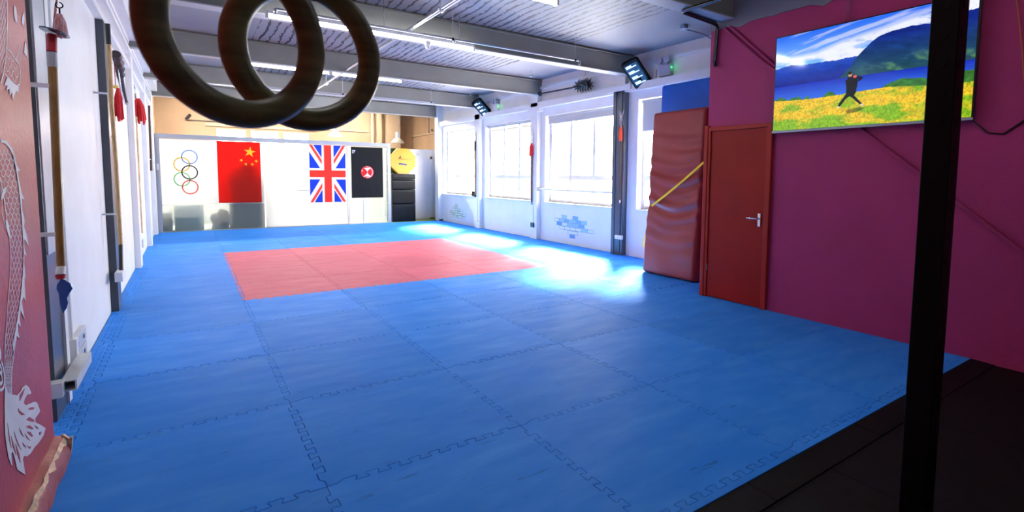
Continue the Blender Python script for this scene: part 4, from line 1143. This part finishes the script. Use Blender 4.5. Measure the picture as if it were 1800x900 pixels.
# black wall bracket above the partition on the left wall side
tag(MB().tube([(-.44, 14.93, 2.82), (-.34, 14.93, 2.96)], .035, 10).box(-.40, .35, 14.95, 14.99, 2.80, 2.82).build('wall_rack', BLACK), 'black bracket on the far beige wall, left', 'bracket')
tag(MB().lathe([(0, 0), (.04, 0), (.04, .02), (0, .02)], (5.95, 13.2, 2.78), (-1, 0, 0), 12).build('wall_fitting', BLACK), 'small black fitting on the far side wall', 'fitting')
tag(MB().box(-1.10, -1.06, 12.12, 12.15, .9, 2.5).build('wooden_staff', REDBROWN), 'dark brown staff in the corner by the partition post', 'staff')

# ------------------------------------------------------------------ left wall weapons
XL = -1.00
g = empty('glaive', (XL, 1.42, .6), 'long golden brown polearm with blue blade, red collar and steel guard', 'polearm', 'weapons hung on the left wall')
p_top, p_bot = at(92.5, 118, 'x', XL), at(107.5, 470, 'x', XL)
def along(z): 
    t_ = (z-p_bot.z)/(p_top.z-p_bot.z); return p_bot.lerp(p_top, t_)
zt_, zb_ = p_top.z, p_bot.z
MB().tube([p_bot, p_top], .0185, 14).build('shaft', WOODPOLE, g, smooth=True)
k1 = at(91, 92, 'x', XL); k2 = at(91, 62, 'x', XL)
MB().tube([p_top, k1], .0205, 14).build('grey_binding', GREYTAPE, g, smooth=True)
MB().tube([k1, k2], .021, 14).build('red_collar', REDTAPE, g, smooth=True)
q1, q2 = at(106, 484, 'x', XL), at(106.5, 489, 'x', XL)
MB().tube([p_bot, q1], .0195, 14).build('white_binding', mat('white_tape', (.7, .7, .72), .5), g, smooth=True)
MB().tube([q1, q2], .020, 14).build('red_band', REDTAPE, g, smooth=True)
YB = q2.y
bd = [at(a, b, 'y', YB) for a, b in ((107, 489), (114, 492), (124, 498), (128, 507), (122, 516), (118, 524), (120, 532), (117, 542), (111, 551), (106, 540), (104, 528), (103, 517), (99, 508), (100, 500), (104, 495))]
MB().prism([(p.x, p.z) for p in bd], (0, YB-.004, 0), (1, 0, 0), (0, 0, 1), (0, .008, 0)).build('blade', BLUEMETAL, g, bev=.003)
YG = k2.y
g1, g2 = at(62, 51, 'y', YG), at(120, 68, 'y', YG)
gc = (g1+g2)/2; gu = (g2-g1)/2
gp = [(cos(2*pi*k/20), .085*sin(2*pi*k/20)) for k in range(20)]
MB().prism(gp, gc+Vector((.015, -.03, 0)), gu*.92, (0, 1, 0), (0, 0, .007)).build('guard', mat('blued_steel', (.08, .10, .16), .2, metal=.8), g)
ub = [at(a, b, 'y', YG) for a, b in ((92, 58), (94, 30), (96, 10), (101, -12), (107, -30), (101, 5), (99, 30), (98, 60))]
MB().prism([(p.x, p.z) for p in ub], (0, YG-.004, 0), (1, 0, 0), (0, 0, 1), (0, .008, 0)).build('upper_blade', STEEL, g)
tc_ = at(105, 25, 'y', YG-.02)
tassel('tassel', tc_, .030, .115, TASSELPINK, g, 9, 34)
MB().tube([(tc_.x+.014*sin(a), tc_.y, tc_.z+.045+.014*cos(a)) for a in np.linspace(0, 5.8, 14)], .003, 6).tube([(tc_.x, tc_.y, tc_.z-.005), (tc_.x, tc_.y, tc_.z+.032)], .004, 6).build('hook', BLACKMETAL, g)

for z in (1.05, 1.80):
    p = along(z); MB().box(-1.12, p.x, p.y-.012, p.y+.012, p.z-.01, p.z+.01).build('wall_clip', WHITE, g)
# bamboo staff with black sleeves by the second column
b = empty('bamboo_staff', (XL, 4.2, .4), 'pale bamboo staff with black ends beside the dark left column', 'staff', 'weapons hung on the left wall')
pts = [at(191, 78, 'x', XL), at(196, 180, 'x', XL), at(204, 290, 'x', XL), at(212, 430, 'x', XL)]
MB().tube(pts, .017, 12).build('bamboo', BAMBOO, b, smooth=True)
for i, (px, py) in enumerate(((193, 110), (196, 180), (200, 240), (206, 320), (209, 375), (211, 412))):
    q = at(px, py, 'x', XL); MB().tube([q-Vector((0, 0, .006)), q+Vector((0, 0, .006))], .0195, 12).build('node', BAMBOO, b, smooth=True)
MB().tube([at(189, 42, 'x', XL), pts[0]], .019, 12).build('upper_sleeve', BLACK, b, smooth=True)
MB().tube([pts[-1], at(213, 475, 'x', XL)], .017, 12).build('lower_sleeve', BLACK, b, smooth=True)
for q in (at(195.5, 165, 'x', XL), at(209, 376, 'x', XL)):
    MB().box(-1.12, q.x, q.y-.01, q.y+.01, q.z-.008, q.z+.008).build('wall_clip', WHITE, b)
q = at(211, 484, 'x', -1.03)
tag(MB().box(-1.06, -1.0, q.y-.12, q.y+.10, q.z-.045, q.z+.045).build('socket_box', PLASTIC, bev=.004), 'white socket box at the foot of the bamboo staff', 'socket')
# carved sword with tassel
XW = -1.09
p0, p1 = at(203, 95, 'x', XW), at(222, 180, 'x', XW)
sw = empty('carved_sword', tuple(p0), 'dark carved wooden sword hung aslant with a long red tassel', 'sword', 'weapons hung on the left wall')
d = (p1-p0)
rr_ = [.05, .06, .04, .065, .04, .06, .035, .05, .03, .028]
MB().tube([p0+d*(i*.5/9) for i in range(10)], rr_, 12).build('hilt', DARKWOOD, sw, smooth=True)
MB().tube([p0+d*.5, p1], .026, 10, r2=.016).build('scabbard', DARKWOOD, sw, smooth=True)
MB().tube([p1-d*.02, p1+d*.02], .024, 10).build('tip', GREYTAPE, sw, smooth=True)
t0 = at(203, 150, 'x', XW)
MB().tube([t0+Vector((0, 0, .22)), t0], .004, 6).build('cord', REDTAPE, sw)
MB().lathe([(0, 0), (.02, 0), (.025, -.03), (0, -.04)], t0, (0, 0, 1), 10).build('bead', mat('gold_bead', (.7, .45, .05), .3), sw)
tassel('tassel', t0+Vector((.02, 0, -.03)), .045, .36, TASSEL, sw, 12, 30)
MB().tube([p0+d*.15, p0+d*.55+Vector((0, -.12, -.12)), p1+Vector((0, -.22, -.03))], .006, 6).build('rod', STEEL, sw)
# spear with red tassel
p0, p1 = at(238, 205, 'x', XW+.03), at(248, 410, 'x', XW+.03)
s4 = empty('spear', tuple(p1), 'pale wooden spear with spreading red tassel beyond the first white pier', 'spear', 'weapons hung on the left wall')
MB().tube([p1, p0], .024, 12).build('shaft', WAXWOOD, s4, smooth=True)
tt = at(237, 173, 'x', XW+.03)
tassel('tassel', tt+Vector((.035, 0, 0)), .085, .36, TASSEL, s4, 15, 32)
hp = at(235.5, 148, 'x', XW+.03)
MB().tube([tt, tt.lerp(hp, .5), hp], [.02, .03, .003], 8).build('spearhead', STEEL, s4, smooth=True)
q = at(250, 427, 'x', -1.05)
tag(MB().box(-1.09, -1.03, q.y-.1, q.y+.1, q.z-.06, q.z+.06).build('socket_box', PLASTIC, bev=.004), 'white socket box under the tasselled spear', 'socket')
q = at(265, 243, 'x', -1.08)
s5 = empty('thin_staff', (-1.03, 11.6, .8), 'thin dark brown staff on the left wall near the partition', 'staff', 'weapons hung on the left wall')
MB().tube([at(262, 186, 'x', -1.03), at(266, 300, 'x', -1.03)], .02, 8).build('shaft', REDBROWN, s5, smooth=True)
for q in (at(263, 205, 'x', -1.03), at(265, 280, 'x', -1.03)): MB().box(-1.12, q.x, q.y-.01, q.y+.01, q.z-.01, q.z+.01).build('wall_clip', WHITE, s5)
# hanging short sword under the ceiling
X6 = 6.0
a0 = at(279, 45, 'y', X6); a1 = at(291, 103, 'y', X6)
hs = empty('hanging_dagger', tuple(a0), 'pale and red wrapped dagger hanging from a ceiling hook near the left wall', 'dagger')
MB().tube([a0, a0.lerp(a1, .3)], [.02, .035], 10).build('grip', DARKWOOD, hs, smooth=True)
MB().tube([a0.lerp(a1, .3), a0.lerp(a1, .75)], .028, 10).build('sheath', mat('pale_pink_wrap', (.62, .36, .30), .5, var=.3, vscale=20), hs, smooth=True)
MB().tube([a0.lerp(a1, .75), a0.lerp(a1, .83)], [.045, .03], 10).build('orange_collar', mat('orange_collar', (.65, .16, .03), .4), hs, smooth=True)
MB().tube([a0.lerp(a1, .83), a1], [.012, .02], 8).build('tip', DARKWOOD, hs, smooth=True)
MB().tube([a0, (-.66, 6.0, ZC-.09)], .003, 6).build('cord', BLACK, hs)

# sockets and trunking end low on the left wall
so = empty('double_socket', (-1.10, 2.2, .1), 'pair of stacked white double sockets low on the left wall', 'socket')
MB().box(-1.12, -1.085, 1.98, 2.45, .19, .29).build('faceplate', PALEGREY, so, bev=.004)
MB().box(-1.12, -1.085, 1.98, 2.45, .08, .18).build('faceplate', PALEGREY, so, bev=.004)
for y in (2.1, 2.34):
    for z in (.135, .24): MB().box(-1.085, -1.078, y-.014, y+.014, z-.014, z+.014).build('rocker', GREYPLASTIC, so)
tag(MB().box(-1.12, -1.06, 1.90, 1.97, .10, .33).build('trunking_box', PLASTIC, bev=.005), 'white upright box left of the stacked sockets', 'box')
tag(MB().tube([(-1.09, 1.94, .33), (-1.09, 1.90, 2.8)], .012, 8).build('conduit_drop', WHITE_GLOSS, smooth=True), 'white conduit running up the wall behind the golden polearm', 'conduit')
tr_ = MB()
ya, yb = 1.42, 1.95
for (x0, x1, z0, z1) in ((-1.065, -1.0, .165, .172), (-1.065, -1.0, .218, .225), (-1.007, -1.0, .172, .218), (-1.065, -1.058, .172, .218)): tr_.box(x0, x1, ya, yb, z0, z1)
tag(tr_.build('cable_trunking', PALEGREY), 'open ended pale cable trunking crossing the near left column', 'trunking')
tag(MB().box(-1.12, -1.05, 1.36, 1.435, .155, .235).build('trunking_stub', PALEGREY), 'short pale trunking stub left of the near column', 'trunking')

# ------------------------------------------------------------------ skirting on the dragon wall
SKM = mat('chipped_red_skirting', (.40, .07, .05), .4, var=.5, vscale=9, col2=(.30, .04, .035), bump=.6, bscale=18)
CHIP = mat('bare_chipped_timber', (.62, .40, .26), .7, var=.4, vscale=20)
mb = MB(); n = 60; random.seed(4)
for i in range(n+1):
    y = .955 - 3.0*i/n; w_ = .055+.012*mnoise.noise(Vector((y*7, 0, 0))); h_ = .095+.02*mnoise.noise(Vector((y*5, 3, 0)))
    w2 = .028+.010*mnoise.noise(Vector((y*11, 6, 0)))
    mb.v += [(-1.02, y, -.0), (-1.02+w_, y, -.0), (-1.02+w_*.95, y, h_*.4), (-1.02+w2, y, h_), (-1.02, y, h_+.01)]
for i in range(n):
    for k in range(5): mb.f.append((i*5+k, i*5+(k+1) % 5, (i+1)*5+(k+1) % 5, (i+1)*5+k))
mb.f += [(4, 3, 2, 1, 0)]
sk_ = structure(mb, 'baseboard_left', SKM, 'chipped red skirting board under the dragon wall', smooth=True)
mb = MB(); n = 40; prev = None
for i in range(n+1):
    y = .96 - 1.2*i/n; wv = .012*(.6+mnoise.noise(Vector((y*16, 9, 0))))
    mb.v += [(-1.02+.030+.008*mnoise.noise(Vector((y*11, 6, 0))), y, .098), (-1.02+.034+wv, y, .088-wv)]
for i in range(n): mb.f.append((2*i, 2*i+1, 2*i+3, 2*i+2))
mb.build('chipped_edge', CHIP, sk_)
MB().prism([(0, 0), (.05, -.005), (.058, .04), (.062, .09), (.05, .085), (.03, .11), (.015, .10), (0, .105)], (-1.02, .963, 0), (1, 0, 0), (0, 0, 1), (0, -.02, 0)).build('chipped_end', CHIP, sk_)

# ------------------------------------------------------------------ dragon mural
MUR = mat('white_mural_paint', (.62, .60, .64), .5, var=.08, vscale=8)
MURD = REDPANEL
XM = -1.02
dr = empty('dragon_mural', (XM, .6, .1), 'white line dragon painted down the red wall, tail fin at the bottom', 'mural')
def mural_poly(pts, name, m=MUR, off=.0015):
    P = [at(a, b, 'x', XM) for a, b in pts]
    return MB().prism([(p.y, p.z) for p in P], (XM+off, 0, 0), (0, 1, 0), (0, 0, 1), (.0008, 0, 0)).build(name, m, dr)
def mural_line(mb, pts, wd):
    P = [at(a, b, 'x', XM) for a, b in pts]
    vs = []
    for i, p in enumerate(P):
        d_ = (P[min(i+1, len(P)-1)]-P[max(i-1, 0)]).normalized(); nn = Vector((0, -d_.z, d_.y))*wd/2
        vs += [Vector((XM+.002, p.y, p.z))+nn, Vector((XM+.002, p.y, p.z))-nn]
    mb.add(vs, [(2*i, 2*i+1, 2*i+3, 2*i+2) for i in range(len(P)-1)])
outer = [(0, 247), (10, 250), (20, 262), (27, 285), (33, 325), (37, 365), (40, 410), (41, 450), (40, 485), (36, 520), (30, 560), (26, 600), (22, 630), (19, 660), (19, 700)]
inner = [(-6, 300), (0, 318), (6, 350), (11, 385), (16, 420), (18, 450), (17, 480), (14, 520), (11, 560), (8, 600), (7, 640), (8, 675), (10, 700)]
def resample(L, n):
    ys = np.linspace(L[0][1], L[-1][1], n); return [(float(np.interp(y, [p[1] for p in L], [p[0] for p in L])), float(y)) for y in ys]
oL = [(0, 247)]+outer[1:]
# body outline and scales
mb = MB()
mural_line(mb, outer, .010); mural_line(mb, inner, .007)
for r_ in range(46):
    y = 268+r_*9.6
    xo = float(np.interp(y, [p[1] for p in outer], [p[0] for p in outer])); xi = float(np.interp(y, [p[1] for p in inner], [p[0] for p in inner])) if y > 300 else -4
    n_ = 4; stp = (xo-xi)/n_
    for k in range(n_+1):
        cx_ = xi+(k+(.5 if r_ % 2 else 0))*stp
        if cx_-stp*.5 < xi-.5 or cx_+stp*.5 > xo+.5: continue
        mural_line(mb, [(cx_-stp*.5, y-5), (cx_-stp*.38, y+1), (cx_, y+5), (cx_+stp*.38, y+1), (cx_+stp*.5, y-5)], .0032)
# upper body and foot
up_o = [(12, -30), (12, 0), (12, 40), (11, 80), (8, 110), (5, 130), (0, 146)]
mural_line(mb, up_o, .008)
for r_ in range(17):
    y = -20+r_*9
    xo = float(np.interp(y, [p[1] for p in up_o], [p[0] for p in up_o]))
    for k in range(3):
        cx_ = xo-4-(k+(.5 if r_ % 2 else 0))*5
        mural_line(mb, [(cx_-2.5, y-5), (cx_, y+4), (cx_+2.5, y-5)], .0032)
mural_line(mb, [(12, 86), (18, 92), (26, 105), (33, 112), (35, 125), (33, 148), (28, 152), (18, 142), (8, 130)], .006)
for (a, b) in ((14, 100), (20, 105), (26, 118), (16, 114), (22, 122), (28, 132), (18, 130), (24, 140), (12, 122)):
    mural_line(mb, [(a-3, b-4), (a-1, b+3), (a+2, b+3), (a+3.5, b-4)], .003)
mural_line(mb, [(27, 105), (31, 92), (34, 76), (37, 92), (34, 108)], .004)
mural_line(mb, [(0, 330), (3, 350), (2, 372), (6, 388), (9, 402)], .005)
mb.build('scale_lines', MUR, dr)
mural_poly([(12, 134), (22, 146), (32, 152), (31, 165), (27, 160), (24, 166), (21, 176), (20, 162), (16, 168), (15, 156), (10, 158), (12, 150), (6, 150), (9, 142)], 'claw')
mural_poly([(24, 8), (27, 14), (29, 28), (29, 40), (26, 38), (23, 22)], 'flame')
mural_poly([(41, 20), (42, 34), (40, 46), (37, 40), (38, 28)], 'flame')
mural_poly([(44, 72), (47, 95), (47, 102), (41, 92), (42, 80)], 'flame')
mural_poly([(0, 349), (4, 332), (10, 328), (8, 338), (4, 348), (0, 352)], 'flame')
mural_poly([(8, 386), (12, 388), (15, 402), (18, 420), (14, 415), (10, 402)], 'flame')
# dorsal crest
mural_poly([(0, 246), (5, 248), (11, 246), (9, 251), (16, 256), (20, 263), (24, 272), (21, 273), (27, 288), (34, 300), (29, 301), (33, 320), (37, 340), (42, 352), (37, 348), (38, 370), (41, 382), (42, 390), (41, 398), (46, 415), (49, 432), (43, 422), (40, 420), (42, 438), (46, 450), (41, 446), (40, 425), (38, 400), (35, 360), (31, 325), (26, 293), (21, 272), (14, 259), (7, 252), (0, 250)], 'crest')
mural_poly([(40, 450), (42, 470), (44, 490), (42, 486), (42, 500), (44, 530), (40, 522), (37, 530), (42, 562), (35, 545), (33, 560), (35, 575), (30, 568), (30, 582), (33, 596), (28, 590), (27, 600), (24, 606), (22, 617), (21, 607), (26, 580), (32, 545), (36, 515), (39, 480)], 'crest')
o_ = lambda cx_, cy_: (cx_/3.6, 650+cy_/3.6)
fin = [(25, 40), (30, 100), (48, 150), (80, 160), (105, 162), (125, 140), (140, 110), (160, 96), (178, 112), (194, 145), (188, 155), (168, 157), (152, 185), (145, 212), (160, 226), (185, 215), (215, 202), (232, 210), (250, 262), (235, 285), (218, 310), (222, 335), (250, 348), (285, 370), (272, 415), (240, 465), (215, 490), (190, 530), (165, 550), (148, 546), (140, 565), (155, 665), (130, 650), (105, 632), (88, 560), (76, 520), (66, 530), (72, 613), (50, 560), (36, 480), (26, 400), (24, 250)]
mural_poly([o_(*p) for p in fin], 'tail_fin', MUR, .0015)
holes = [[(108, 245), (120, 262), (152, 285), (130, 288), (112, 270)], [(172, 248), (190, 237), (212, 240), (205, 252), (185, 254)], [(160, 318), (178, 300), (205, 315), (212, 330), (190, 328)], [(158, 360), (180, 352), (205, 372), (200, 378), (175, 370)], [(165, 392), (185, 395), (203, 420), (195, 426), (172, 405)], [(212, 352), (228, 360), (240, 378), (226, 374)], [(240, 398), (255, 392), (256, 402), (245, 416)], [(115, 372), (128, 392), (142, 425), (126, 405)], [(135, 462), (152, 480), (158, 498), (140, 478)], [(162, 480), (178, 488), (192, 485), (182, 502)], [(82, 392), (98, 440), (128, 510), (108, 478), (90, 430)], [(62, 420), (80, 470), (96, 540), (76, 490)], [(118, 160), (140, 130), (150, 118), (136, 165), (118, 200)], [(40, 340), (52, 420), (66, 500), (52, 450)], [(92, 470), (118, 540), (122, 590), (104, 540)], [(150, 405), (170, 430), (186, 450), (165, 436)]]
for h_ in holes: mural_poly([o_(*p) for p in h_], 'fin_slit', REDPANEL, .0028)
mb = MB()
for r_ in range(22):
    y = 640+r_*5; xx = 13+max(0, (y-690))*.33
    if y > 745: break
    for k in (-1, 0, 1):
        if k == 1 and y > 720: continue
        mural_line(mb, [(xx+k*4.2-2, y-2), (xx+k*4.2, y+2), (xx+k*4.2+2, y-1)], .0030)
for v in range(len(mb.v)): mb.v[v] = (mb.v[v][0]+.0008, mb.v[v][1], mb.v[v][2])
mb.build('tail_scales', MUR, dr)
# lettering, running upwards beside the dragon
def letter(txt, px, py, size):
    fc = bpy.data.curves.new('mural_lettering', 'FONT'); fc.body = txt; fc.size = size; fc.extrude = .0005; fc.shear = .3; fc.offset = .001
    fo = bpy.data.objects.new('mural_lettering', fc); C.objects.link(fo)
    p = at(px, py, 'x', XM)
    # text direction up (+z), letter tops towards the left of the picture (-y)
    fo.matrix_world = Matrix(((0, 0, 1, XM+.002), (0, -1, 0, p.y), (1, 0, 0, p.z), (0, 0, 0, 1)))
    fc.materials.append(MUR); mw = fo.matrix_world.copy(); fo = font_to_mesh(fo)
    fo.parent = dr; fo.matrix_parent_inverse = Matrix.Translation(-Vector(dr.location)); fo.matrix_basis = mw
letter('@Selfie  \u2013 Crafts', 5, 690, .115)

# ------------------------------------------------------------------ gym rings
def gym_ring(c, th, label, strap_to):
    r = empty('gymnastic_ring', c, label, 'gymnastic ring', 'gymnastic rings hanging near the camera')
    n, m_ = 72, 20; R = .1175-.018; rt = .018; vs = []; fs = []
    ct, st = cos(th), sin(th)
    for i in range(n):
        a = 2*pi*i/n
        for k in range(m_):
            b_ = 2*pi*k/m_; rr = R+rt*cos(b_); p = (rr*cos(a), -rt*sin(b_), rr*sin(a))
            vs.append((c[0]+p[0]*ct-p[1]*st, c[1]+p[0]*st+p[1]*ct, c[2]+p[2]))
    for i in range(n):
        for k in range(m_): fs.append((i*m_+k, i*m_+(k+1) % m_, ((i+1) % n)*m_+(k+1) % m_, ((i+1) % n)*m_+k))
    MB().add(vs, fs).build('hoop', WOODRING, r, smooth=True)
    top = Vector((c[0], c[1], c[2]+R))
    d_ = Vector((ct, st, 0))*.02; e_ = Vector((-st, ct, 0))
    mb = MB()
    for s_ in (-1, 1):
        ps = [top+e_*s_*.0195, top+e_*s_*.019+Vector((0, 0, .02)), top+e_*s_*.004+Vector((0, 0, .08)), Vector((c[0], c[1], ZC))+e_*s_*.002]
        vs = []
        for p in ps: vs += [p-d_*.95, p+d_*.95]
        mb.add(vs, [(2*i, 2*i+1, 2*i+3, 2*i+2) for i in range(3)])
    ps = [top+e_*.019*cos(a)+Vector((0, 0, -.0195*sin(a))) for a in np.linspace(0, pi, 8)]; vs = []
    for p in ps: vs += [p-d_*.95, p+d_*.95]
    mb.add(vs, [(2*i, 2*i+1, 2*i+3, 2*i+2) for i in range(7)])
    mb.build('strap', mat('black_webbing', (.01, .01, .012), .7), r, fix=False)
gym_ring((-.3895, -1.5364, 1.5425), radians(25), 'front left dark wooden gymnastic ring', ZC)
gym_ring((-.2960, -1.4422, 1.550), radians(10), 'dark wooden gymnastic ring behind the left one, farther right', ZC)

# ------------------------------------------------------------------ rack post near the camera
px_, py_, w_ = 1.08, -1.83, .06
rk = empty('rack_post', (px_, py_, -.012), 'black square steel rack post in the right foreground', 'rack post')
prm = MB()
prm.box(px_, px_+w_, py_, py_+w_, -.008, 2.75)
prm.build('upright', BLACKMETAL, rk, bev=.003)
hm = MB()
for k in range(34):
    z = .25+k*.07
    hm.lathe([(0, 0), (.011, 0), (.011, .0012), (0, .0012)], (px_, py_+w_/2, z), (-1, 0, 0), 12)
    hm.lathe([(0, 0), (.011, 0), (.011, .0012), (0, .0012)], (px_+w_/2, py_, z), (0, -1, 0), 12)
tag(hm.build('hole_rims', BLACKMETAL, rk), kind='stuff')
MB().box(px_-.05, px_+w_+.05, py_-.05, py_+w_+.05, -.012, -.005).build('foot_plate', BLACKMETAL, rk)
